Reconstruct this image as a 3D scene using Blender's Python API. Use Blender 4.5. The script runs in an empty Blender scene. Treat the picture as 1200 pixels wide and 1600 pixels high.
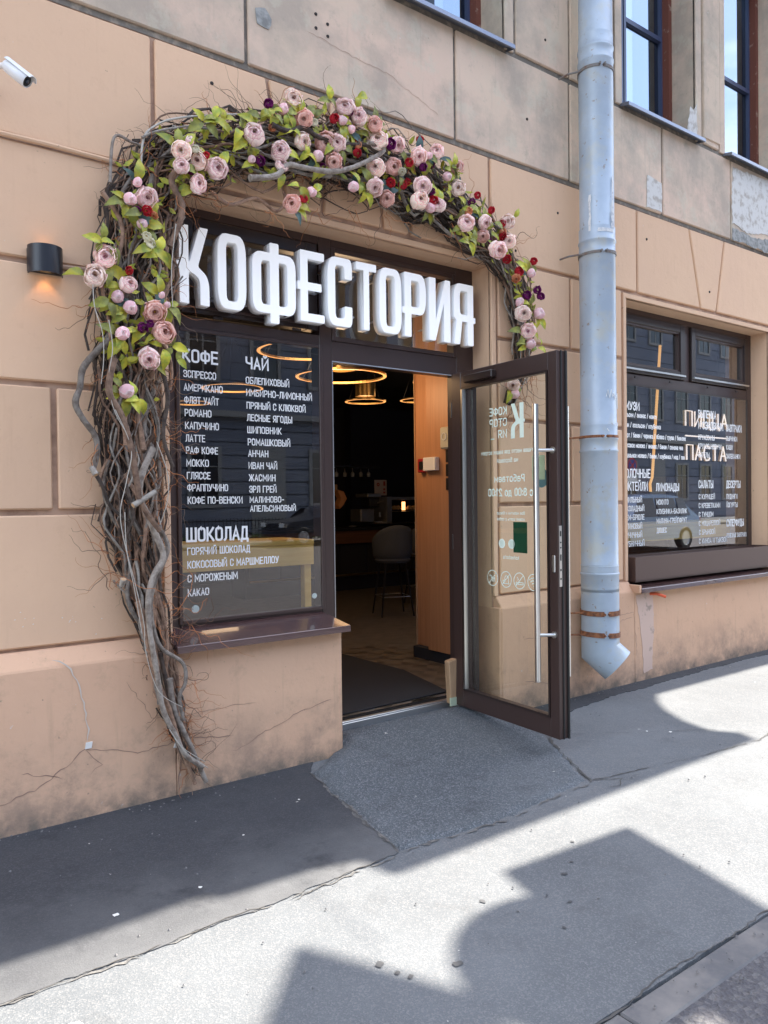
import bpy, bmesh, math, random
from mathutils import Vector, Matrix, noise
random.seed(11)
sc = bpy.context.scene
COL = sc.collection
R = math.radians

# ------------------------------------------------------------ camera
F, YAW, PITCH, ROLL = 1197.69, 0.637885, -0.013417, -0.012188
fw = Vector((math.sin(YAW)*math.cos(PITCH), math.cos(YAW)*math.cos(PITCH), math.sin(PITCH)))
rt = Vector((math.cos(YAW), -math.sin(YAW), 0))
up = rt.cross(fw)
rt2 = rt*math.cos(ROLL)+up*math.sin(ROLL)
up2 = -rt*math.sin(ROLL)+up*math.cos(ROLL)
cd = bpy.data.cameras.new('camera')
cd.sensor_fit = 'VERTICAL'; cd.sensor_height = 24.0; cd.lens = F/1600*24.0
cd.clip_end = 500; cd.clip_start = 0.05
cam = bpy.data.objects.new('camera', cd); COL.objects.link(cam)
m3 = Matrix((rt2, up2, -fw)).transposed()
cam.matrix_world = Matrix.Translation((0, -3.8, 1.48)) @ m3.to_4x4()
sc.camera = cam

# ------------------------------------------------------------ world, sun, exposure
KX, EPS = 0.75, 0.003                       # sun direction: +x and a hair behind the facade
sd = Vector((KX, EPS, 1)).normalized()
sun_el = math.asin(sd.z)
w = bpy.data.worlds.new('World'); sc.world = w; w.use_nodes = True
nt = w.node_tree; nt.nodes.clear()
def wn(t, **k):
    n = nt.nodes.new(t)
    for a, b in k.items(): setattr(n, a, b)
    return n
sky = wn('ShaderNodeTexSky', sky_type='NISHITA', sun_disc=False, sun_elevation=sun_el,
         sun_rotation=math.atan2(sd.x, sd.y), altitude=0, air_density=1.0, dust_density=1.2, ozone_density=1.0)
tc = wn('ShaderNodeTexCoord'); mp = wn('ShaderNodeMapping'); mp.inputs['Scale'].default_value = (1, 1, 2.6)
cn = wn('ShaderNodeTexNoise'); cn.inputs['Scale'].default_value = 2.1; cn.inputs['Detail'].default_value = 7
cn.inputs['Roughness'].default_value = .58
cr = wn('ShaderNodeValToRGB'); cr.color_ramp.elements[0].position = .48; cr.color_ramp.elements[1].position = .66
mx = wn('ShaderNodeMix', data_type='RGBA')
mx.inputs[7].default_value = (8.2, 8.3, 8.6, 1)
bg = wn('ShaderNodeBackground'); bg.inputs['Strength'].default_value = .15
ow = wn('ShaderNodeOutputWorld')
L = nt.links.new
L(tc.outputs['Generated'], mp.inputs['Vector']); L(mp.outputs[0], cn.inputs['Vector']); L(cn.outputs['Fac'], cr.inputs[0])
L(cr.outputs[0], mx.inputs[0]); L(sky.outputs[0], mx.inputs[6]); L(mx.outputs[2], bg.inputs[0]); L(bg.outputs[0], ow.inputs[0])
sl = bpy.data.lights.new('sun', 'SUN'); sl.energy = 4.3; sl.angle = R(.4); sl.color = (1, .91, .79)
so = bpy.data.objects.new('sun', sl); COL.objects.link(so)
so.rotation_euler = sd.to_track_quat('Z', 'Y').to_euler()
sc.view_settings.view_transform = 'Standard'; sc.view_settings.look = 'None'
sc.view_settings.exposure = 2.1; sc.view_settings.gamma = 1
sc.cycles.max_bounces = 8; sc.cycles.transparent_max_bounces = 16

# ------------------------------------------------------------ helpers
OFF = {}
def woff(o):
    return OFF.get(o.name, Vector((0, 0, 0))) if o else Vector((0, 0, 0))
def thing(name, label, cat, loc=(0, 0, 0), group=None, kind=None):
    o = bpy.data.objects.new(name, None); COL.objects.link(o); o.location = loc
    OFF[o.name] = Vector(loc); o.empty_display_size = .1
    tag(o, label, cat, group, kind); return o
def tag(o, label=None, cat=None, group=None, kind=None):
    if label: o['label'] = label
    if cat: o['category'] = cat
    if group: o['group'] = group
    if kind: o['kind'] = kind
    return o
def link(name, me, parent=None, mw=None):
    """link mesh me; geometry already in world coordinates unless mw is given"""
    o = bpy.data.objects.new(name, me); COL.objects.link(o)
    off = woff(parent)
    if mw is None:
        if parent is None or off.length == 0: pass
        else: o.location = -off
        OFF[o.name] = Vector((0, 0, 0))
    else:
        o.matrix_basis = Matrix.Translation(-off) @ mw
        OFF[o.name] = Vector((0, 0, 0))
    if parent: o.parent = parent
    return o
def mk(name, vs, fs, mat, parent=None, smooth=False):
    me = bpy.data.meshes.new(name); me.from_pydata([tuple(v) for v in vs], [], fs); me.update()
    if mat: me.materials.append(mat)
    if smooth: me.polygons.foreach_set('use_smooth', [True]*len(me.polygons))
    return link(name, me, parent)
class MB:
    def __init__(s): s.v = []; s.f = []
    def add(s, vs, fs):
        n = len(s.v); s.v += [tuple(v) for v in vs]; s.f += [tuple(i+n for i in f) for f in fs]
    def box(s, x0, x1, y0, y1, z0, z1, M=None):
        vs = [Vector(c) for c in ((x0,y0,z0),(x1,y0,z0),(x1,y1,z0),(x0,y1,z0),(x0,y0,z1),(x1,y0,z1),(x1,y1,z1),(x0,y1,z1))]
        if M: vs = [M @ v for v in vs]
        s.add(vs, [(0,3,2,1),(4,5,6,7),(0,1,5,4),(1,2,6,5),(2,3,7,6),(3,0,4,7)])
    def frame(s, x0, x1, z0, z1, t, y0, y1, tb=None, tt=None, M=None):
        tb = t if tb is None else tb; tt = t if tt is None else tt
        s.box(x0, x0+t, y0, y1, z0, z1, M); s.box(x1-t, x1, y0, y1, z0, z1, M)
        s.box(x0+t, x1-t, y0+.001, y1-.001, z0, z0+tb, M); s.box(x0+t, x1-t, y0+.001, y1-.001, z1-tt, z1, M)
    def tube(s, pts, r, n=8, cap=True):
        pts = [Vector(p) for p in pts]; N = len(pts)
        rr = r if isinstance(r, (list, tuple)) else [r]*N
        t0 = (pts[1]-pts[0]).normalized()
        a = t0.orthogonal().normalized(); vs = []; fs = []
        for i, p in enumerate(pts):
            t = (pts[min(i+1, N-1)]-pts[max(i-1, 0)])
            t = t.normalized() if t.length > 1e-9 else t0
            a = (a-t*a.dot(t)); a = a.normalized() if a.length > 1e-6 else t.orthogonal().normalized()
            b = t.cross(a)
            for k in range(n):
                q = 2*math.pi*k/n; vs.append(p+(a*math.cos(q)+b*math.sin(q))*rr[i])
        for i in range(N-1):
            for k in range(n):
                k2 = (k+1) % n; fs.append((i*n+k, i*n+k2, (i+1)*n+k2, (i+1)*n+k))
        if cap: fs.append(tuple(range(n-1, -1, -1))); fs.append(tuple((N-1)*n+k for k in range(n)))
        s.add(vs, fs)
    def lathe(s, prof, c, axis=(0, 0, 1), n=24):
        q = Vector((0, 0, 1)).rotation_difference(Vector(axis)); c = Vector(c); vs = []; fs = []
        for r, h in prof:
            for k in range(n):
                t = 2*math.pi*k/n; vs.append(c+q @ Vector((r*math.cos(t), r*math.sin(t), h)))
        for i in range(len(prof)-1):
            for k in range(n):
                k2 = (k+1) % n; fs.append((i*n+k, i*n+k2, (i+1)*n+k2, (i+1)*n+k))
        s.add(vs, fs)
    def build(s, name, mat, parent=None, smooth=False, bevel=0, seg=1):
        me = bpy.data.meshes.new(name); me.from_pydata(s.v, [], s.f); me.update()
        if bevel:
            bm = bmesh.new(); bm.from_mesh(me); bmesh.ops.remove_doubles(bm, verts=bm.verts, dist=1e-5)
            es = [e for e in bm.edges if len(e.link_faces) == 2 and e.calc_face_angle(0) > .5]
            bmesh.ops.bevel(bm, geom=es, offset=bevel, segments=seg, affect='EDGES', clamp_overlap=True)
            bm.to_mesh(me); bm.free()
        if mat: me.materials.append(mat)
        if smooth:
            me.polygons.foreach_set('use_smooth', [True]*len(me.polygons))
            try: me.set_sharp_from_angle(angle=R(40))
            except Exception: pass
        return link(name, me, parent)
def prism(poly, y0, y1):
    """polygon in (x,z), extruded from y0 (front) to y1 (back)"""
    n = len(poly); vs = [(x, y0, z) for x, z in poly]+[(x, y1, z) for x, z in poly]
    fs = [tuple(range(n)), tuple(range(2*n-1, n-1, -1))]+[(i, i+n, (i+1) % n+n, (i+1) % n) for i in range(n)]
    return vs, fs
# narrow stroke lettering, drawn letter by letter: x 0..1 across the letter, y 0..1 up, third value rounds the corner
q_ = .42
def _rr(x0, y0, x1, y1, r=q_): m_ = (x0+x1)/2; return [(m_, y0), (x1, y0, r), (x1, y1, r), (x0, y1, r), (x0, y0, r), (m_, y0)]
O_ = _rr(0, 0, 1, 1); C_ = [(1, .26), (1, 0, q_), (0, 0, q_), (0, 1, q_), (1, 1, q_), (1, .74)]
GLY = {
 'А': (1, [[(0, 0), (.5, 1), (1, 0)], [(.18, .30), (.82, .30)]]), 'Б': (1, [[(.95, 1), (0, 1), (0, 0), (1, 0, q_), (1, .58, q_), (0, .58)]]),
 'В': (1, [[(0, 0), (0, 1), (.95, 1, .38), (.95, .54, .3), (0, .54)], [(.5, .54), (1, .54, .38), (1, 0, q_), (0, 0)]]), 'Г': (.85, [[(0, 0), (0, 1), (1, 1)]]),
 'Д': (1.1, [[(0, -.16), (0, 0), (1, 0), (1, -.16)], [(.12, 0), (.24, 1), (.85, 1), (.85, 0)]]), 'Е': (.85, [[(1, 0), (0, 0), (0, 1), (1, 1)], [(0, .52), (.88, .52)]]),
 'Ё': (.85, [[(1, 0), (0, 0), (0, 1), (1, 1)], [(0, .52), (.88, .52)]]),
 'Ж': (1.45, [[(.5, 0), (.5, 1)], [(0, 1), (.32, .54), (.68, .54), (1, 1)], [(0, 0), (.32, .54)], [(.68, .54), (1, 0)]]),
 'З': (.95, [[(0, .76), (0, 1, q_), (1, 1, q_), (1, .53, .35), (.4, .53)], [(.4, .53), (1, .53, .35), (1, 0, q_), (0, 0, q_), (0, .24)]]),
 'И': (1, [[(0, 1), (0, 0), (1, 1), (1, 0)]]), 'Й': (1, [[(0, 1), (0, 0), (1, 1), (1, 0)], [(.28, 1.26), (.5, 1.15), (.72, 1.26)]]),
 'К': (1, [[(0, 0), (0, 1)], [(0, .5), (.3, .5), (.95, 1)], [(.3, .5), (1, 0)]]), 'Л': (1, [[(0, 0), (.22, .12, .1), (.28, 1), (1, 1), (1, 0)]]),
 'М': (1.3, [[(0, 0), (0, 1), (.5, .28), (1, 1), (1, 0)]]), 'Н': (1, [[(0, 0), (0, 1)], [(1, 0), (1, 1)], [(0, .51), (1, .51)]]), 'О': (1, [O_]),
 'П': (1, [[(0, 0), (0, 1), (1, 1), (1, 0)]]), 'Р': (.95, [[(0, 0), (0, 1), (1, 1, q_), (1, .42, q_), (0, .42)]]), 'С': (.95, [C_]),
 'Т': (1, [[(0, 1), (1, 1)], [(.5, 1), (.5, 0)]]), 'У': (1, [[(0, 1), (.52, .30)], [(1, 1), (.5, .08, .1), (.1, 0)]]),
 'Ф': (1.3, [[(.5, 0), (.5, 1)], _rr(0, .18, 1, .84, .38)]), 'Х': (1, [[(0, 0), (1, 1)], [(0, 1), (1, 0)]]), 'Ц': (1.1, [[(0, 1), (0, 0), (1, 0), (1, -.16)], [(.86, 1), (.86, 0)]]),
 'Ч': (.95, [[(0, 1), (0, .45, q_), (1, .45)], [(1, 1), (1, 0)]]), 'Ш': (1.45, [[(0, 1), (0, 0), (1, 0), (1, 1)], [(.5, 1), (.5, 0)]]), 'Щ': (1.5, [[(0, 1), (0, 0), (1, 0), (1, -.16)], [(.48, 1), (.48, 0)], [(.92, 1), (.92, 0)]]),
 'Ь': (.95, [[(0, 1), (0, 0), (1, 0, q_), (1, .57, q_), (0, .57)]]), 'Ы': (1.3, [[(0, 1), (0, 0), (.66, 0, q_), (.66, .57, q_), (0, .57)], [(1, 0), (1, 1)]]),
 'Э': (.95, [[(0, .74), (0, 1, q_), (1, 1, q_), (1, 0, q_), (0, 0, q_), (0, .26)], [(.35, .52), (1, .52)]]),
 'Ю': (1.4, [[(0, 0), (0, 1)], [(0, .5), (.35, .5)], _rr(.35, 0, 1, 1, .38)]), 'Я': (.95, [[(1, 0), (1, 1), (0, 1, q_), (0, .43, q_), (1, .43)], [(.5, .43), (0, 0)]]),
 '0': (.9, [O_]), '1': (.5, [[(0, .78), (.9, 1), (.9, 0)]]), '2': (.9, [[(0, .74), (0, 1, q_), (1, 1, q_), (1, .62, .3), (0, 0), (1, 0)]]),
 '8': (.9, [_rr(0, 0, 1, .54, .38), _rr(.05, .54, .95, 1, .34)]), '-': (.6, [[(0, .42), (1, .42)]]), ':': (.05, [[(.5, .08), (.5, .16)], [(.5, .6), (.5, .68)]]), '/': (.75, [[(0, -.05), (1, 1.05)]]),
 'а': (.85, [[(.1, .68), (.2, .72), (1, .72, .3), (1, 0)], [(1, .42), (0, .42, .3), (0, 0, .3), (1, 0, .2)]]), 'б': (.9, [[(.95, 1.05), (0, .95, .35), (0, .3)], _rr(0, 0, 1, .62, .36)]),
 'е': (.9, [[(0, .36), (1, .36), (1, .72, .36), (0, .72, .36), (0, 0, .36), (.95, 0, .2), (.95, .1)]]), 'ё': (.9, [[(0, .36), (1, .36), (1, .72, .36), (0, .72, .36), (0, 0, .36), (.95, 0, .2), (.95, .1)]]),
 'р': (.9, [[(0, -.25), (0, .72)], _rr(0, 0, 1, .72, .36)]), 'у': (.95, [[(0, .72), (.5, 0)], [(1, .72), (.45, -.2, .1), (.05, -.25)]]),
 'k': (.85, [[(0, 0), (0, 1)], [(0, .3), (.9, .72)], [(.3, .42), (1, 0)]]), 'f': (.6, [[(.35, 0), (.35, 1, .3), (1, 1)], [(0, .68), (.9, .68)]]),
 's': (.8, [[(1, .62), (.9, .72), (0, .72, .2), (0, .38, .15), (1, .34, .15), (1, 0, .2), (.1, 0), (0, .1)]]), 't': (.6, [[(.35, 1), (.35, 0, .3), (1, 0)], [(0, .70), (.9, .70)]]),
 'r': (.6, [[(0, 0), (0, .72)], [(0, .5), (.3, .72, .2), (1, .70)]]), 'i': (.05, [[(.5, 0), (.5, .7)], [(.5, .92), (.5, 1)]]), '_': (1, [[(0, 0), (1, 0)]]), ',': (.05, [[(.5, .05), (.5, -.12)]]),
}
for a_, b_ in zip('oea', 'ОЕА'): pass
GLY['o'] = (.9, [_rr(0, 0, 1, .72, .36)]); GLY['e'] = GLY['е']; GLY['a'] = GLY['а']
for ch in 'вгджзийклмнопстхцчшщьыэюя':
    g_ = GLY[ch.upper()]; GLY[ch] = (g_[0]*.88, [[(p[0], p[1]*.72)+tuple(p[2:]) for p in st] for st in g_[1]])
def _open_fillet(P, sx, n=4):
    out = []
    for i, q in enumerate(P):
        p = Vector((q[0]*sx, q[1]))
        if len(q) < 3 or i in (0, len(P)-1): out.append(p); continue
        a = Vector((P[i-1][0]*sx, P[i-1][1])); c = Vector((P[i+1][0]*sx, P[i+1][1])); d1 = a-p; d2 = c-p
        r1 = min(q[2]*.55, d1.length*.96 if i-1 == 0 else d1.length*.5, d2.length*.96 if i+1 == len(P)-1 else d2.length*.5)
        s_ = p+d1.normalized()*r1; e_ = p+d2.normalized()*r1
        for k in range(n+1): t = k/n; out.append(s_*(1-t)**2+p*2*t*(1-t)+e_*t*t)
    return out
def glyphs(s, w0=.42, gap=.20, sp=.36):
    x = 0; res = []
    for ch in s:
        if ch == ' ': x += sp; continue
        wd_, st = GLY[ch]; w_ = wd_*w0; pls = []
        for P in st: pls.append([(x+p.x, p.y) for p in _open_fillet(P, w_)])
        res += pls; x += w_+gap
    return res, x-gap
def text(s, o, right, upv, cap, mat, parent, name='lettering', cond=.62, bold=.0, width=None, depth=0, align='LEFT'):
    th = .135+bold*1.2; pls, W0_ = glyphs(s); k = cap/(1.0); kx = (width/W0_) if width else cap*1.0
    right = Vector(right).normalized(); upv = Vector(upv).normalized(); o = Vector(o); vs = []; fs = []
    hx, hy = th*cap*.5, th*cap*.5
    nrm = right.cross(upv); lift = 0
    for pl in pls:
        P = [Vector((x*kx, y*(cap-th*cap)+hy)) for x, y in pl]; n = len(P); L_ = []
        closed = (P[0]-P[-1]).length < 1e-6
        for i, p in enumerate(P):
            if closed and i in (0, n-1): d1 = (P[-1]-P[-2]).normalized(); d2 = (P[1]-P[0]).normalized()
            else:
                d1 = (p-P[i-1]).normalized() if i else (P[1]-p).normalized(); d2 = (P[i+1]-p).normalized() if i < n-1 else d1
            t = (d1+d2); t = t.normalized() if t.length > 1e-3 else d1; q = Vector((-t.y, t.x)); c = max(.42, t.dot(d1))
            L_.append((q*hx/c))
        e0 = -(P[1]-P[0]).normalized()*hx if not closed else Vector((0, 0)); e1 = (P[-1]-P[-2]).normalized()*hx if not closed else Vector((0, 0))
        b0 = len(vs); lift += 2e-6
        for i, p in enumerate(P):
            pp = p+(e0 if i == 0 else e1 if i == n-1 else Vector((0, 0)))
            for sgn in (1, -1):
                c = pp+L_[i]*sgn; vs.append(o+right*c.x+upv*c.y+nrm*(lift % 2e-4))
        for i in range(n-1): j = b0+2*i; fs.append((j, j+1, j+3, j+2))
    me = bpy.data.meshes.new(name); me.from_pydata([tuple(v) for v in vs], [], fs); me.update(); me.materials.append(mat)
    return link(name, me, parent)

# ------------------------------------------------------------ materials
def mat(name, col, rough=.6, metal=0, spec=.5, bump=None, var=None, rnd=0, coat=0):
    """bump=(scale,strength,dist); var=(scale, dark colour, lo, hi)"""
    m = bpy.data.materials.new(name); m.use_nodes = True; t = m.node_tree; b = t.nodes['Principled BSDF']
    b.inputs['Base Color'].default_value = (*col, 1); b.inputs['Roughness'].default_value = rough
    b.inputs['Metallic'].default_value = metal; b.inputs['Specular IOR Level'].default_value = spec
    b.inputs['Coat Weight'].default_value = coat
    tc = t.nodes.new('ShaderNodeNewGeometry'); last = None
    if var:
        layers = var if isinstance(var, list) else [var]
        prev = None
        for sc_, c2, lo, hi in layers:
            n = t.nodes.new('ShaderNodeTexNoise'); n.inputs['Scale'].default_value = sc_; n.inputs['Detail'].default_value = 6
            n.inputs['Roughness'].default_value = .6
            t.links.new(tc.outputs['Position'], n.inputs['Vector'])
            r = t.nodes.new('ShaderNodeMapRange'); r.inputs[1].default_value = lo; r.inputs[2].default_value = hi
            t.links.new(n.outputs['Fac'], r.inputs[0])
            x = t.nodes.new('ShaderNodeMix'); x.data_type = 'RGBA'
            t.links.new(r.outputs[0], x.inputs[0])
            if prev: t.links.new(prev, x.inputs[6])
            else: x.inputs[6].default_value = (*col, 1)
            x.inputs[7].default_value = (*c2, 1); prev = x.outputs[2]
        last = prev
    if rnd:
        oi = t.nodes.new('ShaderNodeObjectInfo'); h = t.nodes.new('ShaderNodeHueSaturation')
        r = t.nodes.new('ShaderNodeMapRange'); r.inputs[3].default_value = 1-rnd; r.inputs[4].default_value = 1+rnd
        t.links.new(oi.outputs['Random'], r.inputs[0]); t.links.new(r.outputs[0], h.inputs['Value'])
        if last: t.links.new(last, h.inputs['Color'])
        else: h.inputs['Color'].default_value = (*col, 1)
        last = h.outputs[0]
    if last: t.links.new(last, b.inputs['Base Color'])
    if bump:
        bs = bump if isinstance(bump, list) else [bump]; pn = None
        for s_, st, di in bs:
            n = t.nodes.new('ShaderNodeTexNoise'); n.inputs['Scale'].default_value = s_; n.inputs['Detail'].default_value = 5
            t.links.new(tc.outputs['Position'], n.inputs['Vector'])
            bp = t.nodes.new('ShaderNodeBump'); bp.inputs['Strength'].default_value = st; bp.inputs['Distance'].default_value = di
            t.links.new(n.outputs['Fac'], bp.inputs['Height'])
            if pn: t.links.new(pn, bp.inputs['Normal'])
            pn = bp.outputs[0]
        t.links.new(pn, b.inputs['Normal'])
    return m
def emit(name, col, st):
    m = bpy.data.materials.new(name); m.use_nodes = True; b = m.node_tree.nodes['Principled BSDF']
    b.inputs['Base Color'].default_value = (*col, 1); b.inputs['Emission Color'].default_value = (*col, 1)
    b.inputs['Emission Strength'].default_value = st; return m
def glass(name, tint, refl=1.6, ior=1.5):
    m = bpy.data.materials.new(name); m.use_nodes = True; t = m.node_tree; t.nodes.clear()
    o = t.nodes.new('ShaderNodeOutputMaterial'); x = t.nodes.new('ShaderNodeMixShader')
    a = t.nodes.new('ShaderNodeBsdfTransparent'); a.inputs[0].default_value = (*tint, 1)
    g = t.nodes.new('ShaderNodeBsdfGlossy'); g.inputs['Roughness'].default_value = 0; g.inputs[0].default_value = (1, 1, 1, 1)
    f = t.nodes.new('ShaderNodeFresnel'); f.inputs[0].default_value = ior
    q = t.nodes.new('ShaderNodeMath'); q.operation = 'MULTIPLY'; q.inputs[1].default_value = refl; q.use_clamp = True
    ge = t.nodes.new('ShaderNodeNewGeometry'); iv = t.nodes.new('ShaderNodeMath'); iv.operation = 'SUBTRACT'; iv.inputs[0].default_value = 1
    fm = t.nodes.new('ShaderNodeMath'); fm.operation = 'MULTIPLY'      # only the entering face mirrors
    t.links.new(ge.outputs['Backfacing'], iv.inputs[1]); t.links.new(f.outputs[0], q.inputs[0])
    t.links.new(q.outputs[0], fm.inputs[0]); t.links.new(iv.outputs[0], fm.inputs[1]); t.links.new(fm.outputs[0], x.inputs[0])
    t.links.new(a.outputs[0], x.inputs[1]); t.links.new(g.outputs[0], x.inputs[2]); t.links.new(x.outputs[0], o.inputs[0])
    return m
def printm(name, col):
    m = bpy.data.materials.new(name); m.use_nodes = True; t = m.node_tree; t.nodes.clear()
    o = t.nodes.new('ShaderNodeOutputMaterial'); x = t.nodes.new('ShaderNodeMixShader'); x.inputs[0].default_value = .5
    a = t.nodes.new('ShaderNodeBsdfDiffuse'); a.inputs[0].default_value = (*col, 1); b = t.nodes.new('ShaderNodeBsdfTranslucent'); b.inputs[0].default_value = (*col, 1)
    t.links.new(a.outputs[0], x.inputs[1]); t.links.new(b.outputs[0], x.inputs[2]); t.links.new(x.outputs[0], o.inputs[0]); return m
def wood(name, c1, c2, sc_=(30, 30, 1.2), rough=.45):
    m = bpy.data.materials.new(name); m.use_nodes = True; t = m.node_tree; b = t.nodes['Principled BSDF']
    g = t.nodes.new('ShaderNodeNewGeometry'); mp = t.nodes.new('ShaderNodeMapping'); mp.inputs['Scale'].default_value = sc_
    n = t.nodes.new('ShaderNodeTexNoise'); n.inputs['Scale'].default_value = 1.5; n.inputs['Detail'].default_value = 7
    r = t.nodes.new('ShaderNodeValToRGB'); r.color_ramp.elements[0].position = .3; r.color_ramp.elements[1].position = .7
    r.color_ramp.elements[0].color = (*c1, 1); r.color_ramp.elements[1].color = (*c2, 1)
    t.links.new(g.outputs['Position'], mp.inputs[0]); t.links.new(mp.outputs[0], n.inputs['Vector'])
    t.links.new(n.outputs['Fac'], r.inputs[0]); t.links.new(r.outputs[0], b.inputs['Base Color'])
    b.inputs['Roughness'].default_value = rough; return m

def plaster(name, cA, cB, cC, dirt=0.0, base_dirt=False, blot=.0):
    """painted render: broad tone drift, fine grain, scuffs, damp stains where asked"""
    m = bpy.data.materials.new(name); m.use_nodes = True; t = m.node_tree; b = t.nodes['Principled BSDF']
    N = lambda ty: t.nodes.new(ty); K = t.links.new
    g = N('ShaderNodeNewGeometry')
    def nz(s, det=6, ro=.6, vec=None, sc3=None):
        n = N('ShaderNodeTexNoise'); n.inputs['Scale'].default_value = s; n.inputs['Detail'].default_value = det; n.inputs['Roughness'].default_value = ro
        v = g.outputs['Position']
        if sc3:
            mp_ = N('ShaderNodeMapping'); mp_.inputs['Scale'].default_value = sc3; K(v, mp_.inputs[0]); v = mp_.outputs[0]
        K(v, n.inputs['Vector']); return n.outputs['Fac']
    def rng(v, a, c, lo=0, hi=1):
        r = N('ShaderNodeMapRange'); r.inputs[1].default_value = a; r.inputs[2].default_value = c; r.inputs[3].default_value = lo; r.inputs[4].default_value = hi
        K(v, r.inputs[0]); return r.outputs[0]
    def mixc(f, a, c):
        x = N('ShaderNodeMix'); x.data_type = 'RGBA'; K(f, x.inputs[0])
        for i, q in ((6, a), (7, c)):
            if isinstance(q, tuple): x.inputs[i].default_value = (*q, 1)
            else: K(q, x.inputs[i])
        return x.outputs[2]
    def mul(a, c):
        x = N('ShaderNodeMath'); x.operation = 'MULTIPLY'
        for i, q in ((0, a), (1, c)):
            if isinstance(q, float): x.inputs[i].default_value = q
            else: K(q, x.inputs[i])
        return x.outputs[0]
    c = mixc(rng(nz(1.1), .35, .65), cA, cB)
    if blot:
        c = mixc(mul(rng(nz(1.7, 8, .62), .44, .60), blot), c, cC)
        c = mixc(mul(rng(nz(3.1, 8, .7), .54, .60), blot*.55), c, (.56, .52, .40))
        c = mixc(mul(rng(nz(6.0, 9, .75, sc3=(1, 1, .7)), .58, .66), blot*.6), c, (.30, .28, .22))
    c = mixc(mul(rng(nz(9, 8, .75), .55, .75), .30+dirt), c, cC)
    c = mixc(mul(rng(nz(2.2, 6, .6, sc3=(9, 9, .6)), .58, .8), .30+dirt), c, cC)
    # small dark pits and pale scuffs
    c = mixc(mul(rng(nz(38, 3, .5), .71, .76), .55), c, (.22, .16, .12))
    c = mixc(mul(rng(nz(23, 4, .55), .73, .76), .7), c, (.66, .60, .54))
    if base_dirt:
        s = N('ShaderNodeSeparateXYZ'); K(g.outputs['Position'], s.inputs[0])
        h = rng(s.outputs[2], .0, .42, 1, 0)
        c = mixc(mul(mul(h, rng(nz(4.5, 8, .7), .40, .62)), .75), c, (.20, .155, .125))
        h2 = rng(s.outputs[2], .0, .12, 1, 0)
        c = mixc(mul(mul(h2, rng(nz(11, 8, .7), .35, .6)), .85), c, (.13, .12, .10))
    oi = N('ShaderNodeObjectInfo'); hs = N('ShaderNodeHueSaturation'); K(rng(oi.outputs['Random'], 0, 1, .94, 1.06), hs.inputs['Value']); K(c, hs.inputs['Color'])
    K(hs.outputs[0], b.inputs['Base Color']); b.inputs['Roughness'].default_value = .85; b.inputs['Specular IOR Level'].default_value = .25
    b1 = N('ShaderNodeBump'); b1.inputs['Strength'].default_value = .5; b1.inputs['Distance'].default_value = .012; K(nz(5, 4), b1.inputs['Height'])
    b2 = N('ShaderNodeBump'); b2.inputs['Strength'].default_value = .35; b2.inputs['Distance'].default_value = .003; K(nz(60, 5), b2.inputs['Height']); K(b1.outputs[0], b2.inputs['Normal'])
    K(b2.outputs[0], b.inputs['Normal']); return m

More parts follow.
